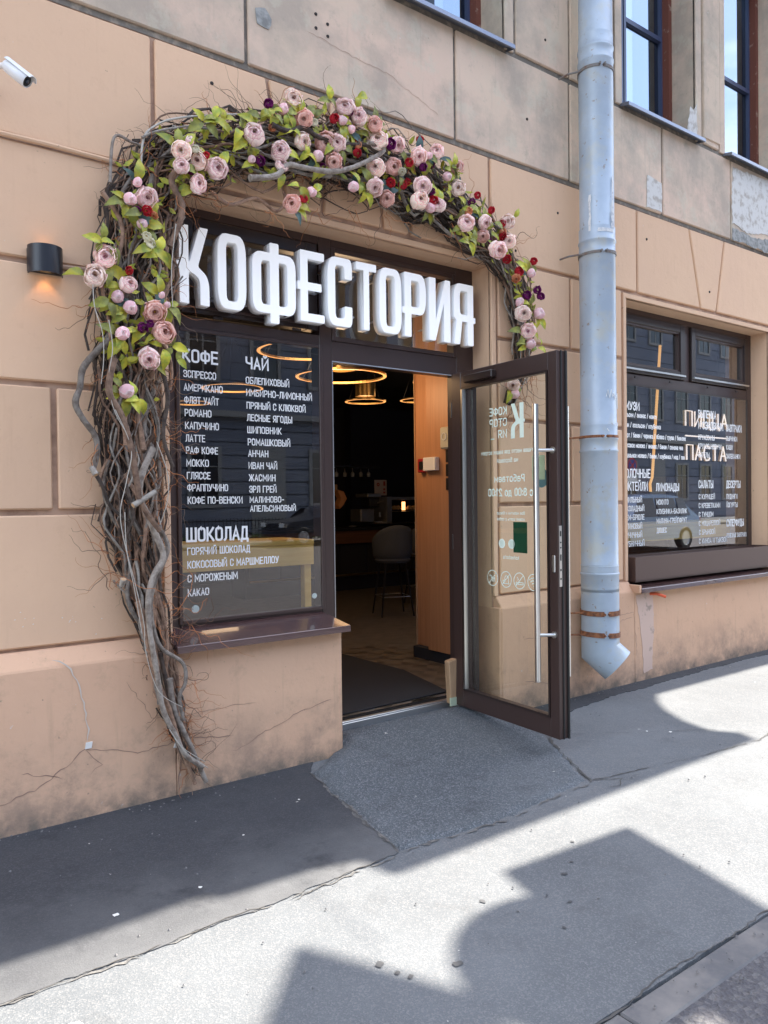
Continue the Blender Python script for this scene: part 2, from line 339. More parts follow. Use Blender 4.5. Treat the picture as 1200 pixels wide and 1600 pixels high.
def asphalt(name, c0, c1, c2, *_a, aggm=.5, **_k):
    return asphalt_(name, c0, c1, c2, *_a, aggm=aggm, **_k)
def asphalt_(name, c0, c1, c2, grain=260, agg=90, bmp=.5, dist=.004, stain=(.05, .05, .05), stain_amt=.5, rough=.85, aggm=.5):
    m = bpy.data.materials.new(name); m.use_nodes = True; t = m.node_tree; b = t.nodes['Principled BSDF']
    N = lambda ty: t.nodes.new(ty); K = t.links.new
    g = N('ShaderNodeNewGeometry')
    def nz(s, det=5, ro=.6):
        n = N('ShaderNodeTexNoise'); n.inputs['Scale'].default_value = s; n.inputs['Detail'].default_value = det; n.inputs['Roughness'].default_value = ro
        K(g.outputs['Position'], n.inputs['Vector']); return n.outputs['Fac']
    def rng(v, a, c, lo=0, hi=1):
        r = N('ShaderNodeMapRange'); r.inputs[1].default_value = a; r.inputs[2].default_value = c; r.inputs[3].default_value = lo; r.inputs[4].default_value = hi
        K(v, r.inputs[0]); return r.outputs[0]
    def mixc(f, a, c):
        x = N('ShaderNodeMix'); x.data_type = 'RGBA'; K(f, x.inputs[0])
        for i, q in ((6, a), (7, c)):
            if isinstance(q, tuple): x.inputs[i].default_value = (*q, 1)
            else: K(q, x.inputs[i])
        return x.outputs[2]
    def mul(a, k):
        x = N('ShaderNodeMath'); x.operation = 'MULTIPLY'; K(a, x.inputs[0]); x.inputs[1].default_value = k; return x.outputs[0]
    v = N('ShaderNodeTexVoronoi'); v.inputs['Scale'].default_value = agg; K(g.outputs['Position'], v.inputs['Vector'])
    vs = N('ShaderNodeSeparateColor'); K(v.outputs['Color'], vs.inputs[0])
    c = mixc(rng(nz(1.3, 7), .35, .65), c0, c1)
    c = mixc(mul(rng(nz(.55, 8, .72), .44, .62), .38), c, (c0[0]*.55, c0[1]*.55, c0[2]*.56))
    if name == 'wall_strip_asphalt':       # darker towards the wall, edge broken up by noise
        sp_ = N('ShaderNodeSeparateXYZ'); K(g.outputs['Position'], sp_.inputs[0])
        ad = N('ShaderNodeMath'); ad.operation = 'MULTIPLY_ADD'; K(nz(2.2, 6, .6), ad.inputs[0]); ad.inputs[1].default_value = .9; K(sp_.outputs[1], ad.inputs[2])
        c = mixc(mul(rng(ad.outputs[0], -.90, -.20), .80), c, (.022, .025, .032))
    c = mixc(mul(rng(vs.outputs[0], .55, .95), aggm), c, c2)
    c = mixc(mul(rng(nz(grain, 2), .45, .75), .35+aggm*.2), c, (c0[0]*.35, c0[1]*.35, c0[2]*.35))
    c = mixc(mul(rng(nz(3.4, 8, .7), .56, .72), stain_amt), c, stain)
    c = mixc(mul(rng(nz(14, 6, .65), .66, .72), stain_amt*.8), c, stain)
    c = mixc(mul(rng(nz(21, 3, .5), .745, .76), .8), c, (.55, .54, .5))
    K(c, b.inputs['Base Color']); b.inputs['Roughness'].default_value = rough; b.inputs['Specular IOR Level'].default_value = .35
    b0 = N('ShaderNodeBump'); b0.inputs['Strength'].default_value = .5; b0.inputs['Distance'].default_value = .03; K(nz(2.5), b0.inputs['Height'])
    b1 = N('ShaderNodeBump'); b1.inputs['Strength'].default_value = bmp; b1.inputs['Distance'].default_value = dist; K(v.outputs['Distance'], b1.inputs['Height']); K(b0.outputs[0], b1.inputs['Normal'])
    b2 = N('ShaderNodeBump'); b2.inputs['Strength'].default_value = bmp; b2.inputs['Distance'].default_value = dist; K(nz(grain, 3), b2.inputs['Height']); K(b1.outputs[0], b2.inputs['Normal'])
    K(b2.outputs[0], b.inputs['Normal']); return m

M = {}
PEACH = (.67, .445, .295)
M['peach'] = plaster('peach_paint', PEACH, (.70, .47, .305), (.50, .31, .20), .0)
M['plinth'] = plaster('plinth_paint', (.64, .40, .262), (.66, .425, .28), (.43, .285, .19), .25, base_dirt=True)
M['old'] = plaster('old_plaster', (.66, .485, .37), (.62, .50, .37), (.36, .31, .25), .30, blot=.7)
M['joint'] = mat('joint_paint', (.47, .31, .215), .9, var=(8, (.26, .16, .11), .45, .7))
M['joint_dark'] = mat('joint_mortar', (.17, .15, .125), .95, var=(20, (.32, .27, .21), .5, .7))
M['bronze'] = mat('brown_frame', (.052, .031, .027), .32, spec=.5, bump=(3, .05, .01))
M['bronze_dk'] = mat('dark_brown_frame', (.028, .018, .016), .3)
M['sill'] = mat('sill_metal', (.085, .045, .042), .2, spec=.7, bump=(4, .25, .02), coat=.5)
M['rubber'] = mat('black_rubber', (.01, .01, .01), .6)
M['glass_w'] = glass('window_glass', (.84, .88, .94), 2.7, 1.52)
M['glass_d'] = glass('door_glass', (.96, .97, .94), 1.0, 1.45)
M['glass_up'] = glass('upper_glass', (.5, .54, .58), .6, 1.6)
M['white'] = mat('white_print', (.86, .86, .84), .5)
M['mint'] = printm('frosted_print', (.80, .90, .86))
M['steel'] = mat('brushed_steel', (.72, .72, .70), .28, metal=1, bump=(200, .05, .001))
M['alu'] = mat('aluminium', (.55, .56, .57), .35, metal=.9)
M['pipe'] = mat('painted_pipe', (.41, .485, .565), .42, metal=.08, spec=.6, var=[(2.2, (.33, .40, .48), .4, .62), (6, (.42, .44, .42), .52, .68), (22, (.26, .20, .15), .64, .70), (60, (.55, .6, .64), .70, .73)], bump=[(2.2, .5, .02), (9, .25, .006)])
M['rust'] = mat('rusty_strap', (.30, .12, .05), .8, var=(30, (.12, .05, .03), .4, .6), bump=(60, .5, .003))
M['rust_dk'] = mat('dark_strap', (.17, .16, .15), .7, var=(25, (.16, .09, .06), .5, .7))
M['lamp'] = mat('black_lamp', (.014, .016, .022), .38, spec=.6)
M['camw'] = mat('camera_white', (.75, .76, .77), .35)
M['black'] = mat('black_plastic', (.012, .012, .013), .4)
M['letter'] = emit('white_acrylic_glow', (.93, .93, .92), .06)  # faint glow added so the letter faces look brighter
M['letter_side'] = mat('letter_side', (.90, .91, .91), .4)
M['woodp'] = wood('oak_panel', (.38, .18, .085), (.46, .23, .115))
M['woodc'] = wood('counter_wood', (.80, .42, .07), (.90, .52, .11), (1.2, 30, 30))
M['woodd'] = wood('dark_walnut', (.10, .045, .02), (.16, .07, .03), (1.2, 30, 30))
M['floor'] = wood('floor_plank', (.085, .07, .055), (.15, .125, .095), (6, 6, 6), .5)
M['wedge'] = wood('pine_wedge', (.36, .22, .12), (.50, .33, .19), (20, 20, 3), .8)
M['dark'] = mat('dark_room', (.016, .017, .022), .8)
M['dark2'] = mat('navy_wall', (.010, .013, .026), .7)
M['mat'] = mat('door_mat', (.018, .019, .022), .95, bump=(400, .6, .002))
M['ring'] = emit('ring_glow', (1, .44, .13), .30)
M['neon'] = emit('neon_warm', (1, .80, .62), .30)
M['gold'] = emit('gold_tube', (1, .48, .13), .26)
M['brass'] = mat('brass', (.55, .36, .14), .3, metal=1)
M['chair'] = mat('grey_fabric', (.07, .08, .10), .9)
M['granite'] = mat('kerb_granite', (.10, .102, .11), .8, var=[(60, (.12, .12, .12), .5, .7), (5, (.2, .19, .18), .4, .7)], bump=(50, .4, .003))
M['pave'] = asphalt('pavement_asphalt', (.124, .136, .147), (.150, .162, .172), (.26, .26, .26), 260, 190, .4, .0025, (.075, .077, .08), .45, aggm=.38)
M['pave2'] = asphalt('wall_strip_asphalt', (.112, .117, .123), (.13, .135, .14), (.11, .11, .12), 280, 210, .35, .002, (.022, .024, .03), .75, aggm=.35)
M['patch'] = asphalt('coarse_patch_asphalt', (.118, .138, .155), (.150, .170, .186), (.24, .26, .285), 210, 150, 1.0, .006, (.045, .05, .06), .5, aggm=.85)
M['road'] = asphalt('road_asphalt', (.095, .094, .105), (.12, .118, .128), (.2, .195, .19), 150, 60, .8, .007, (.06, .06, .065), .4)
M['crack'] = mat('crack_gap', (.035, .03, .028), .95)
M['seam'] = mat('seam_gap', (.075, .073, .07), .95)
M['sand'] = mat('sandy_edge', (.15, .147, .14), .95, var=[(40, (.09, .09, .09), .42, .58)], bump=(120, .8, .004))
M['stain'] = mat('wet_stain', (.06, .064, .07), .6)
M['scrape'] = mat('filler_scrape', (.62, .55, .47), .9)
M['crackw'] = mat('wall_crack', (.30, .19, .14), .95)
M['chalk'] = mat('white_splash', (.72, .71, .67), .9)

# ------------------------------------------------------------ ground
def sheet(name, poly, z, m, label=None, thick=0):
    n = len(poly); vs = [(x, y, z) for x, y in poly]; fs = [tuple(range(n))]
    if thick:
        vs += [(x, y, z-thick) for x, y in poly]; fs += [(i, i+n, (i+1) % n+n, (i+1) % n) for i in range(n)]
    o = mk(name, vs, fs, m); tag(o, label=label, kind='structure'); return o
def rag(pts, step=.05, amp=.012, seed=1, closed=True):
    """subdivide a polyline and roughen it"""
    rn = random.Random(seed); out = []
    n = len(pts)
    for i in range(n if closed else n-1):
        a = Vector(pts[i]); b = Vector(pts[(i+1) % n]); k = max(1, int((b-a).length/step))
        d = (b-a).normalized(); q = Vector((-d.y, d.x))
        for j in range(k):
            p = a+(b-a)*j/k
            w_ = noise.noise(Vector((p.x*3, p.y*3, seed)))*amp*1.5+rn.uniform(-amp, amp)*.5
            if j == 0: w_ = 0
            out.append(tuple(p+q*w_))
    if not closed: out.append(tuple(pts[-1]))
    return out
KERB = -2.425
sheet('ground', [(-120, -120), (160, -120), (160, 60), (-120, 60)], -.30, M['road'])
sheet('road', [(-60, -19.0), (90, -19.0), (90, KERB-.1105), (-60, KERB-.1105)], -.006, M['road'], thick=.2)
pv = rag([(-60, KERB), (-1, KERB), (6, KERB)], .04, .006, 5, False)
PAV = sheet('pavement', pv+[(60, KERB), (60, .02), (-60, .02)], 0, M['pave'], thick=.15)
kb = thing('kerb', 'worn flush granite kerb strip between the pavement and the road', 'kerb')
x = -3.0; rk = random.Random(4)
while x < 14:
    l = rk.uniform(.8, 1.15)
    b = MB(); b.box(x+.002, x+l-.002, KERB-.11, KERB-.005, -.2, .0+rk.uniform(-.003, .003)); b.build('kerb_stone', M['granite'], kb, bevel=.006)
    x += l
b = MB(); b.box(-3, 14, KERB-.13, KERB-.002, -.2, -.012); b.build('kerb_bed', M['crack'], kb)
# strip of smoother dark asphalt along the wall, left of the door
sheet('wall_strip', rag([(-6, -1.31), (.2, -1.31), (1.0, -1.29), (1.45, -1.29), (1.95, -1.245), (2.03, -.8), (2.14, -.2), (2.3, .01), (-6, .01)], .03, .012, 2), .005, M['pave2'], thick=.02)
# right of the door: strip by the wall
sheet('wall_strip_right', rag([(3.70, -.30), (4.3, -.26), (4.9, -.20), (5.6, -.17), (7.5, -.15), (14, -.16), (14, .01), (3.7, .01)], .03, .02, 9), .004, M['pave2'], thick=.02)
# coarse asphalt ramp up to the threshold
poly = rag([(2.15, -.21), (2.04, -.8), (1.95, -1.235), (2.45, -1.285), (2.5, -1.30), (3.24, -1.21), (3.42, -.88), (3.67, -.52), (3.80, -.12), (3.80, .17), (2.44, .17), (2.44, -.02)], .03, .02, 3)
def inside(x, y, P):
    c = False; n = len(P)
    for i in range(n):
        x1, y1 = P[i]; x2, y2 = P[(i+1) % n]
        if (y1 > y) != (y2 > y) and x < (x2-x1)*(y-y1)/(y2-y1)+x1: c = not c
    return c
def edist(x, y, P):
    d = 9
    for i in range(len(P)):
        a = Vector(P[i]); b = Vector(P[(i+1) % len(P)]); q = Vector((x, y)); ab = b-a
        t = max(0, min(1, (q-a).dot(ab)/max(ab.length_squared, 1e-9))); d = min(d, (q-a-ab*t).length)
    return d
def ramp(y):
    return .085*max(0, min(1, (y+.75)/.85))**1.2
vs = []; fs = []; idx = {}; st = .022
nx = int(1.95/st); ny = int(1.55/st)
for j in range(ny+1):
    for i in range(nx+1):
        x = 1.9+i*st; y = -1.34+j*st
        ins = inside(x, y, poly)
        d = edist(x, y, poly)
        if not ins and d > st*1.1: continue
        z = -.006 if not ins else .012*min(1, d/.03)+ramp(y)*min(1, d/.14+.2)+noise.noise(Vector((x*9, y*9, 0)))*.004+noise.noise(Vector((x*40, y*40, 3)))*.0022
        if y > .0: z = max(z, .07 if ins else 0)
        idx[(i, j)] = len(vs); vs.append((x, y, z))
for (i, j) in list(idx):
    q = [(i, j), (i+1, j), (i+1, j+1), (i, j+1)]
    if all(k in idx for k in q): fs.append(tuple(idx[k] for k in q))
o = mk('asphalt_ramp', vs, fs, M['patch'], smooth=True); tag(o, kind='structure')
def crack(name, pts, z, wd, m, seed=1, parent=None, vertical=False):
    P = rag(pts, .025, .012, seed, False); rn = random.Random(seed); vs = []; fs = []
    for i, p in enumerate(P):
        a = Vector(P[max(0, i-1)]); b = Vector(P[min(len(P)-1, i+1)]); d = (b-a).normalized(); q = Vector((-d.y, d.x))
        w_ = wd*rn.uniform(.35, 1)*(1 if 0 < i < len(P)-1 else .1)
        for s in (-1, 1):
            c = Vector(p)+q*w_*s*.5
            vs.append((c.x, -.0602 if vertical is True else vertical, c.y) if vertical else (c.x, c.y, z))
    fs = [(2*i, 2*i+1, 2*i+3, 2*i+2) for i in range(len(P)-1)]
    return mk(name, vs, fs, m, parent)
def gcrack(pts, z, wd, seed):
    # a seam opens and closes along its length
    P = rag(pts, .03, .014, seed, False); rn_ = random.Random(seed); i = 0
    while i < len(P)-3:
        n = rn_.randint(5, 16); crack('crack', P[i:i+n+1], z, wd*rn_.uniform(.4, 1), M['seam'], seed+i, PAV); i += n+rn_.choice((0, 0, 1, 3))
def sandy(pts, z, wd, seed):
    P = rag(pts, .025, .02, seed, False); rn_ = random.Random(seed); i = 0
    while i < len(P)-3:
        n = rn_.randint(3, 9); crack('sandy_edge', P[i:i+n+1], z, wd*rn_.uniform(.35, 1), M['sand'], seed+i, PAV); i += n+rn_.choice((0, 1, 2, 3))
sandy([(2.14, -.2), (2.03, -.8), (1.94, -1.26)], .0065, .04, 4)
sandy([(1.96, -1.25), (2.45, -1.30), (2.52, -1.31), (3.24, -1.225), (3.43, -.88)], .0045, .03, 15)
sandy([(-3, -1.32), (.2, -1.322), (1.0, -1.302), (1.45, -1.302), (1.95, -1.256)], .0035, .022, 16)
gcrack([(-3, -1.312), (.2, -1.315), (1.0, -1.295), (1.45, -1.295), (1.95, -1.25)], .0075, .007, 3)
gcrack([(2.14, -.2), (2.03, -.8), (1.94, -1.26)], .0085, .016, 4)
gcrack([(3.25, -1.22), (3.43, -.88), (3.66, -.55)], .0085, .02, 5)
gcrack([(3.25, -1.22), (3.9, -1.34), (4.6, -1.42), (5.4, -1.30), (7, -1.35)], .004, .010, 6)
gcrack([(3.24, -1.22), (3.4, -1.30), (3.30, -1.36), (3.12, -1.26)], .004, .009, 7)
gcrack([(3.67, -.55), (4.1, -.85), (4.5, -1.1), (4.75, -1.35)], .0085, .008, 8)
gcrack([(-1, KERB+.004), (2, KERB+.006), (4, KERB+.002), (8, KERB+.004)], .004, .010, 9)
# debris: white splashes, pebbles and leaf bits
rn = random.Random(8)
def splat(x, y, r, z, m, name='paint_splash'):
    P = [(x+math.cos(t)*r*rn.uniform(.7, 1.15), y+math.sin(t)*r*rn.uniform(.75, 1.15)*(1+.35*math.sin(t*2+x*9)), z) for t in [k*math.pi/7 for k in range(14)]]
    mk(name, P, [tuple(range(14))], m, PAV)
for x, y, r in [(.84, -1.02, .014), (.56, -1.55, .03), (2.8, -1.0, .01), (3.2, -.72, .012), (1.16, -1.02, .008), (4.3, -1.0, .012), (4.2, -.9, .008), (1.5, -.7, .006), (1.9, -.5, .006)]:
    splat(x, y, r, .009 if y > -1.36 else .004, M['chalk'])
for x, y, r in [(1.95, -1.75, .014), (2.35, -1.8, .016), (2.45, -1.75, .010), (2.2, -1.95, .012), (1.62, -1.98, .022), (2.05, -2.05, .010), (1.42, -1.83, .02), (1.44, -1.90, .013), (1.46, -1.94, .013), (2.6, -1.63, .010), (2.0, -1.88, .006), (2.3, -2.0, .007)]:
    splat(x, y, r*.8, .0035, M['stain'], 'wet_stain')
peb = MB()
for i in range(420):
    t = rn.random()
    if t < .45: x, y = rn.uniform(1.5, 6), KERB-rn.uniform(-.03, .22)
    elif t < .8: x, y = rn.uniform(.4, 7), -rn.uniform(.055, .16)
    else: x, y = rn.uniform(.6, 4.5), rn.uniform(-2.2, -.2)
    if 2.0 < x < 3.7 and y > -1.3: continue
    r = rn.uniform(.0025, .007); z = .006
    peb.add([(x-r, y, z), (x, y-r, z), (x+r, y, z), (x, y+r, z), (x, y, z+r), (x, y, z-r)], [(0,1,4), (1,2,4), (2,3,4), (3,0,4)])
tag(peb.build('pebbles', M['granite']), label='small loose grit scattered along the kerb and the foot of the wall', cat='grit', kind='stuff')

# ------------------------------------------------------------ the building
B = thing('cafe_building', 'peach rusticated street building with the coffee shop on its ground floor', 'building', (3.0, 0, 0))
ZP = .815
def wallpart(name, boxes, m, parent=B):
    b = MB()
    for q in boxes: b.box(*q)
    return b.build(name, m, parent)
# openings (x0,x1,z0,z1)
E0 = (1.46, 3.76, 0.0, 3.10); W0 = (5.27, 7.56, .77, 3.10)
E2 = (9.10, 11.4, .77, 3.10)
UPW = [(-.2, .86), (1.40, 2.43), (2.87, 3.92), (5.24, 6.30), (6.77, 7.83), (9.1, 10.16), (10.6, 11.66)]
UZ = (4.66, 6.75)
DEP = .46
bx = []
XL, XR = -9, 26
bx += [(XL, E0[0], .020, DEP, -.1, 3.10), (E0[1], W0[0], .020, DEP, -.1, 3.10), (W0[1], E2[0], .020, DEP, -.1, 3.10), (E2[1], XR, .020, DEP, -.1, 3.10)]
bx += [(W0[0], W0[1], .014, DEP, -.1, W0[2]), (E2[0], E2[1], .014, DEP, -.1, W0[2])]
wallpart('wall', bx, M['joint'])
wallpart('window_parapet', [(E0[0]+.001, 2.457, .012, .40, -.1, .762)], M['plinth'])
wallpart('wall', [(XL, XR, .020, DEP, 3.10, 3.842)], M['joint'])
bx = [(XL, XR, .016, DEP, 3.842, UZ[0])]
xs = [XL]+[v for p_ in UPW for v in p_]+[XR]
for i in range(0, len(xs), 2): bx.append((xs[i], xs[i+1], .016, DEP, UZ[0], UZ[1]))
bx.append((XL, XR, .016, DEP, UZ[1], 16))
wallpart('wall', bx, M['joint_dark'])
def clip(x0, x1, holes):
    segs = [(x0, x1)]
    for a, b_ in holes:
        ns = []
        for s in segs:
            if b_ <= s[0] or a >= s[1]: ns.append(s); continue
            if a > s[0]: ns.append((s[0], a))
            if b_ < s[1]: ns.append((b_, s[1]))
        segs = ns
    return segs
rb = random.Random(21)
def block(poly, m, front=0.0, bev=.007):
    b = MB(); v, f = prism(poly, front+rb.uniform(-.0015, .0015), .03); b.add(v, f)
    return b.build('wall_block', m, B, bevel=bev)
def row(z0, z1, joints, holes, m, g=.0135, special=None):
    for k in range(len(joints)-1):
        for a, b_ in clip(joints[k], joints[k+1], holes):
            if b_-a < .05: continue
            block([(a+g, z0+g), (b_-g, z0+g), (b_-g, z1-g), (a+g, z1-g)], m)
mg = .052
HE = (E0[0]-mg, E0[1]+mg); HW = (W0[0]-mg, W0[1]+mg); H2 = (E2[0]-mg, E2[1]+mg)
holes = [HE, HW, H2]
far = [8.3, 9.1, 10.4, 11.6, 12.8, 14]
row(ZP, 1.45, [-9, -6, -3, -.3, 4.9, 8.3, 11.6, 14], holes, M['peach'])
row(1.45, 2.045, [-9, -5, -2, -.6, .905, 2.5, 4.585, 8.3, 12, 14], holes, M['peach'])
row(2.045, 2.605, [-9, -6, -3, -.3, 4.95, 8.3, 11.6, 14], holes, M['peach'])
row(2.605, 3.155, [-9, -5, -2, -.6, .30, 4.588, 8.3, 12, 14], holes, M['peach'])
# opening borders, flush with the blocks
def border(o, sill=False):
    b = MB(); m_ = mg-.012; z0 = ZP if not sill else ZP
    b.box(o[0]-m_, o[0], 0, .03, z0, o[3]); b.box(o[1], o[1]+m_, 0, .03, z0, o[3])
    b.box(o[0]-m_, o[1]+m_, 0, .03, o[3], o[3]+m_-.004)
    b.build('opening_border', M['peach'], B, bevel=.004)
border(E0); border(W0); border(E2)
# course with the flat-arch stones
g = .012
def ascourse(z0, z1):
    P = [(-9, -9), (-5.2, -5.2), (-2.2, -2.2), (-.4, -.4), (1.403, 1.403), (2.05, 2.16), (2.46, 2.40), (2.78, 2.84), (3.14, 3.05), (3.755, 3.755), (5.42, 5.42), (6.175, 6.35), (6.746, 6.608), (7.7, 7.7), (9.3, 9.3), (10.0, 10.15), (10.5, 10.38), (11.5, 11.5), (14, 14)]
    for (t0, b0), (t1, b1) in zip(P[:-1], P[1:]):
        block([(b0+g, z0+g), (b1-g, z0+g), (t1-g, z1-g), (t0+g, z1-g)], M['peach'])
ascourse(3.155, 3.842)
# second-floor zone of old unpainted render
row(3.862, 4.61, [-9, -5, -2.4, -.2, .62, 1.926, 3.446, 4.594, 5.78, 6.86, 7.95, 9.3, 11, 14], [], M['old'], .011)
uh = [(a-.10, b_+.10) for a, b_ in UPW]
row(4.63, 5.55, [-9, -5, -2, .9, 2.0, 3.2, 4.6, 6.0, 8.2, 10.4, 14], uh, M['old'], .010)
row(5.57, 6.50, [-9, -5, -2, .9, 2.0, 3.2, 4.4, 6.0, 8.2, 10.4, 14], uh, M['old'], .010)
row(6.84, 8.3, [-9, -6, -3, 0, 1.5, 3, 4.6, 6.2, 7.7, 9.2, 11, 14], [], M['old'], .010)
M['redb'] = mat('red_board', (.16, .05, .03), .8, var=(12, (.3, .2, .15), .6, .65))
for a, b_ in UPW:
    b = MB(); b.box(a-.085, a, .002, .03, UZ[0]-.03, UZ[1]); b.box(b_, b_+.085, .002, .03, UZ[0]-.03, UZ[1]); b.box(a-.085, b_+.085, .002, .03, UZ[1], UZ[1]+.08)
    b.build('window_surround', M['old'], B, bevel=.004)
    # reveal lining, render with traces of red-brown paint
    b = MB(); b.box(b_-.004, b_+.001, .03, DEP, UZ[0], UZ[1]); b.build('window_reveal', M['old'], B)
    b = MB(); b.box(b_-.052, b_-.005, .235, .30, UZ[0]+.05, UZ[1]); b.build('old_frame_board', M['redb'], B)
b = MB(); b.box(6.405, 6.665, -.012, .03, 4.685, 6.7); b.build('window_pier_panel', M['old'], B, bevel=.006)
# patches of bare plaster and leftovers of paper
pl = mat('bare_plaster', (.60, .58, .54), .9, var=[(14, (.42, .38, .33), .5, .62)], bump=(40, .6, .004))
cem = mat('grey_cement', (.33, .33, .31), .95, var=[(18, (.2, .2, .19), .45, .6)], bump=(30, .8, .006))
def patch(pts, y, m, name, seed=1, amp=.008):
    P = rag(pts, .03, amp, seed); n = len(P)
    v, f = prism(P, y, y+.004); mk(name, v, f, m, B)
patch([(5.55, 3.885), (5.765, 3.885), (5.765, 4.13), (5.56, 4.15)], -.0045, pl, 'paper_scrap', 2)
patch([(6.875, 4.02), (7.25, 4.0), (7.6, 4.05), (7.6, 4.58), (6.9, 4.55), (6.88, 4.3)], -.0045, pl, 'bare_plaster_patch', 3, .02)
patch([(6.875, 3.875), (7.6, 3.875), (7.6, 3.99), (7.2, 3.96), (6.88, 3.985)], -.0045, cem, 'cement_patch', 4, .02)
patch([(6.16, 4.675), (6.30, 4.675), (6.30, 4.95), (6.24, 4.88), (6.2, 4.9)], -.0045, pl, 'bare_plaster_patch', 5, .015)
patch([(1.99, 4.11), (2.06, 4.10), (2.08, 4.16), (2.04, 4.21), (1.98, 4.19)], -.0045, cem, 'cement_patch', 6, .006)
# plinth with chamfered top
def plinth(x0, x1, seed=0):
    b = MB()
    v = [(x0, -.058, -.15), (x0, -.058, .735), (x0, -.002, .813), (x0, .03, .813), (x0, .03, -.15)]
    v += [(x1, y, z) for _, y, z in v]
    b.add(v, [(4, 3, 2, 1, 0), (5, 6, 7, 8, 9), (0, 1, 6, 5), (1, 2, 7, 6), (2, 3, 8, 7), (3, 4, 9, 8), (4, 0, 5, 9)])
    b.build('plinth', M['plinth'], B, bevel=.006)
plinth(-9, E0[0]-.012)
plinth(E0[1]+.012, W0[0]-.004); plinth(W0[1]+.004, E2[0]-.004); plinth(E2[1]+.004, 14)
for a, b_, zt in ((E0[0]-.012, 2.456, .735), (W0[0]-.003, W0[1]+.003, .735), (E2[0]-.003, E2[1]+.003, .735)):
    b = MB(); b.box(a, b_, -.0575, .028, -.15, zt); b.build('plinth', M['plinth'], B, bevel=.006)
# door jamb linings below opening
wallpart('door_reveal', [(E0[1]-.001, E0[1]+.02, .03, .3, 0, 3.1)], M['peach'])
wallpart('soffit', [(E0[0], E0[1], .03, .30, 3.098, 3.12)], M['peach'])
wallpart('soffit', [(W0[0], W0[1], .03, .30, 3.098, 3.12)], M['peach'])
wallpart('window_reveal', [(W0[1]-.001, W0[1]+.02, .03, .3, .77, 3.1)], M['peach'])
b = MB(); b.box(E0[1]-.004, E0[1]+.02, -.05, .25, -.05, .74); b.build('plinth_return', M['plinth'], B, bevel=.006)
# cracks in the plinth render
def wcrack(pts, wd, seed, y=-.0592, m='crackw'): crack('render_crack', pts, 0, wd, M[m], seed, B, vertical=y)
wcrack([(.45, .10), (.8, .20), (1.0, .33), (1.25, .26), (1.5, .28), (1.75, .25)], .005, 1)
wcrack([(.72, .27), (.9, .21)], .004, 2); wcrack([(1.0, .33), (1.08, .24), (1.02, .2)], .004, 3)
wcrack([(1.75, .17), (1.95, .24), (2.15, .30), (2.38, .34)], .004, 4)
wcrack([(1.47, .24), (1.455, .1), (1.45, .01)], .006, 5)
wcrack([(4.72, .70), (4.95, .73)], .004, 6); wcrack([(4.98, .55), (5.25, .57), (5.27, .40), (5.30, .2)], .005, 7)
wcrack([(4.95, .49), (5.24, .53)], .004, 8); wcrack([(1.2, .62), (1.32, .42), (1.9, .40)], .003, 9)
wcrack([(3.99, .50), (4.15, .505), (4.35, .52), (4.5, .52)], .005, 12); wcrack([(3.99, .2), (4.2, .16), (4.35, .12), (4.45, .15)], .006, 13)
wcrack([(2.3, 4.18), (2.9, 4.12), (3.3, 3.98)], .003, 10, -.0022); wcrack([(1.95, 4.5), (1.98, 4.3)], .003, 11, -.0022)
patch([(5.28, .70), (5.50, .72), (5.53, .4), (5.50, .08), (5.38, .06), (5.36, .3), (5.33, .5)], -.0605, mat('pink_filler', (.58, .42, .34), .9, var=(12, (.35, .27, .22), .6, .7)), 'filler_patch', 8, .01)
def wmark(pts, wd, seed, y=-.0608):
    crack('paint_scrape', pts, 0, wd, M['scrape'], seed, B, vertical=y)
wmark([(.86, .77), (.92, .74), (.97, .66), (1.00, .55), (1.02, .42), (1.01, .36)], .008, 14)
patch([(1.0, .33), (1.03, .33), (1.035, .36), (1.005, .36)], -.062, M['chalk'], 'paint_scrape', 20, .004)
patch([(1.43, .25), (1.46, .245), (1.465, .27), (1.44, .275)], -.062, M['chalk'], 'paint_scrape', 21, .004)
rn = random.Random(77)
for i in range(16):
    x = rn.uniform(.7, 1.2); z = .94+rn.gauss(0, .035); s = rn.uniform(.002, .006)
    mk('paint_fleck', [(x, -.0022, z), (x+s*1.6, -.0022, z+s*.3), (x+s, -.0022, z+s)], [(0, 1, 2)], M['chalk'], B)
# anchor holes and nails in the old wall
dk = M['crack']
for x, z in [(2.37, 4.30), (2.45, 4.27), (2.37, 4.22), (2.45, 4.20), (4.13, 4.20), (4.33, 4.83), (4.45, 3.60), (5.55, 3.62), (6.49, 3.33), (1.72, 3.70), (3.26, 3.62), (4.0, 3.24)]:
    b = MB(); b.lathe([(0, -.004), (.008, -.004), (.011, .002)], (x, -.001, z), (0, 1, 0), 8); b.build('anchor_hole', dk, B)

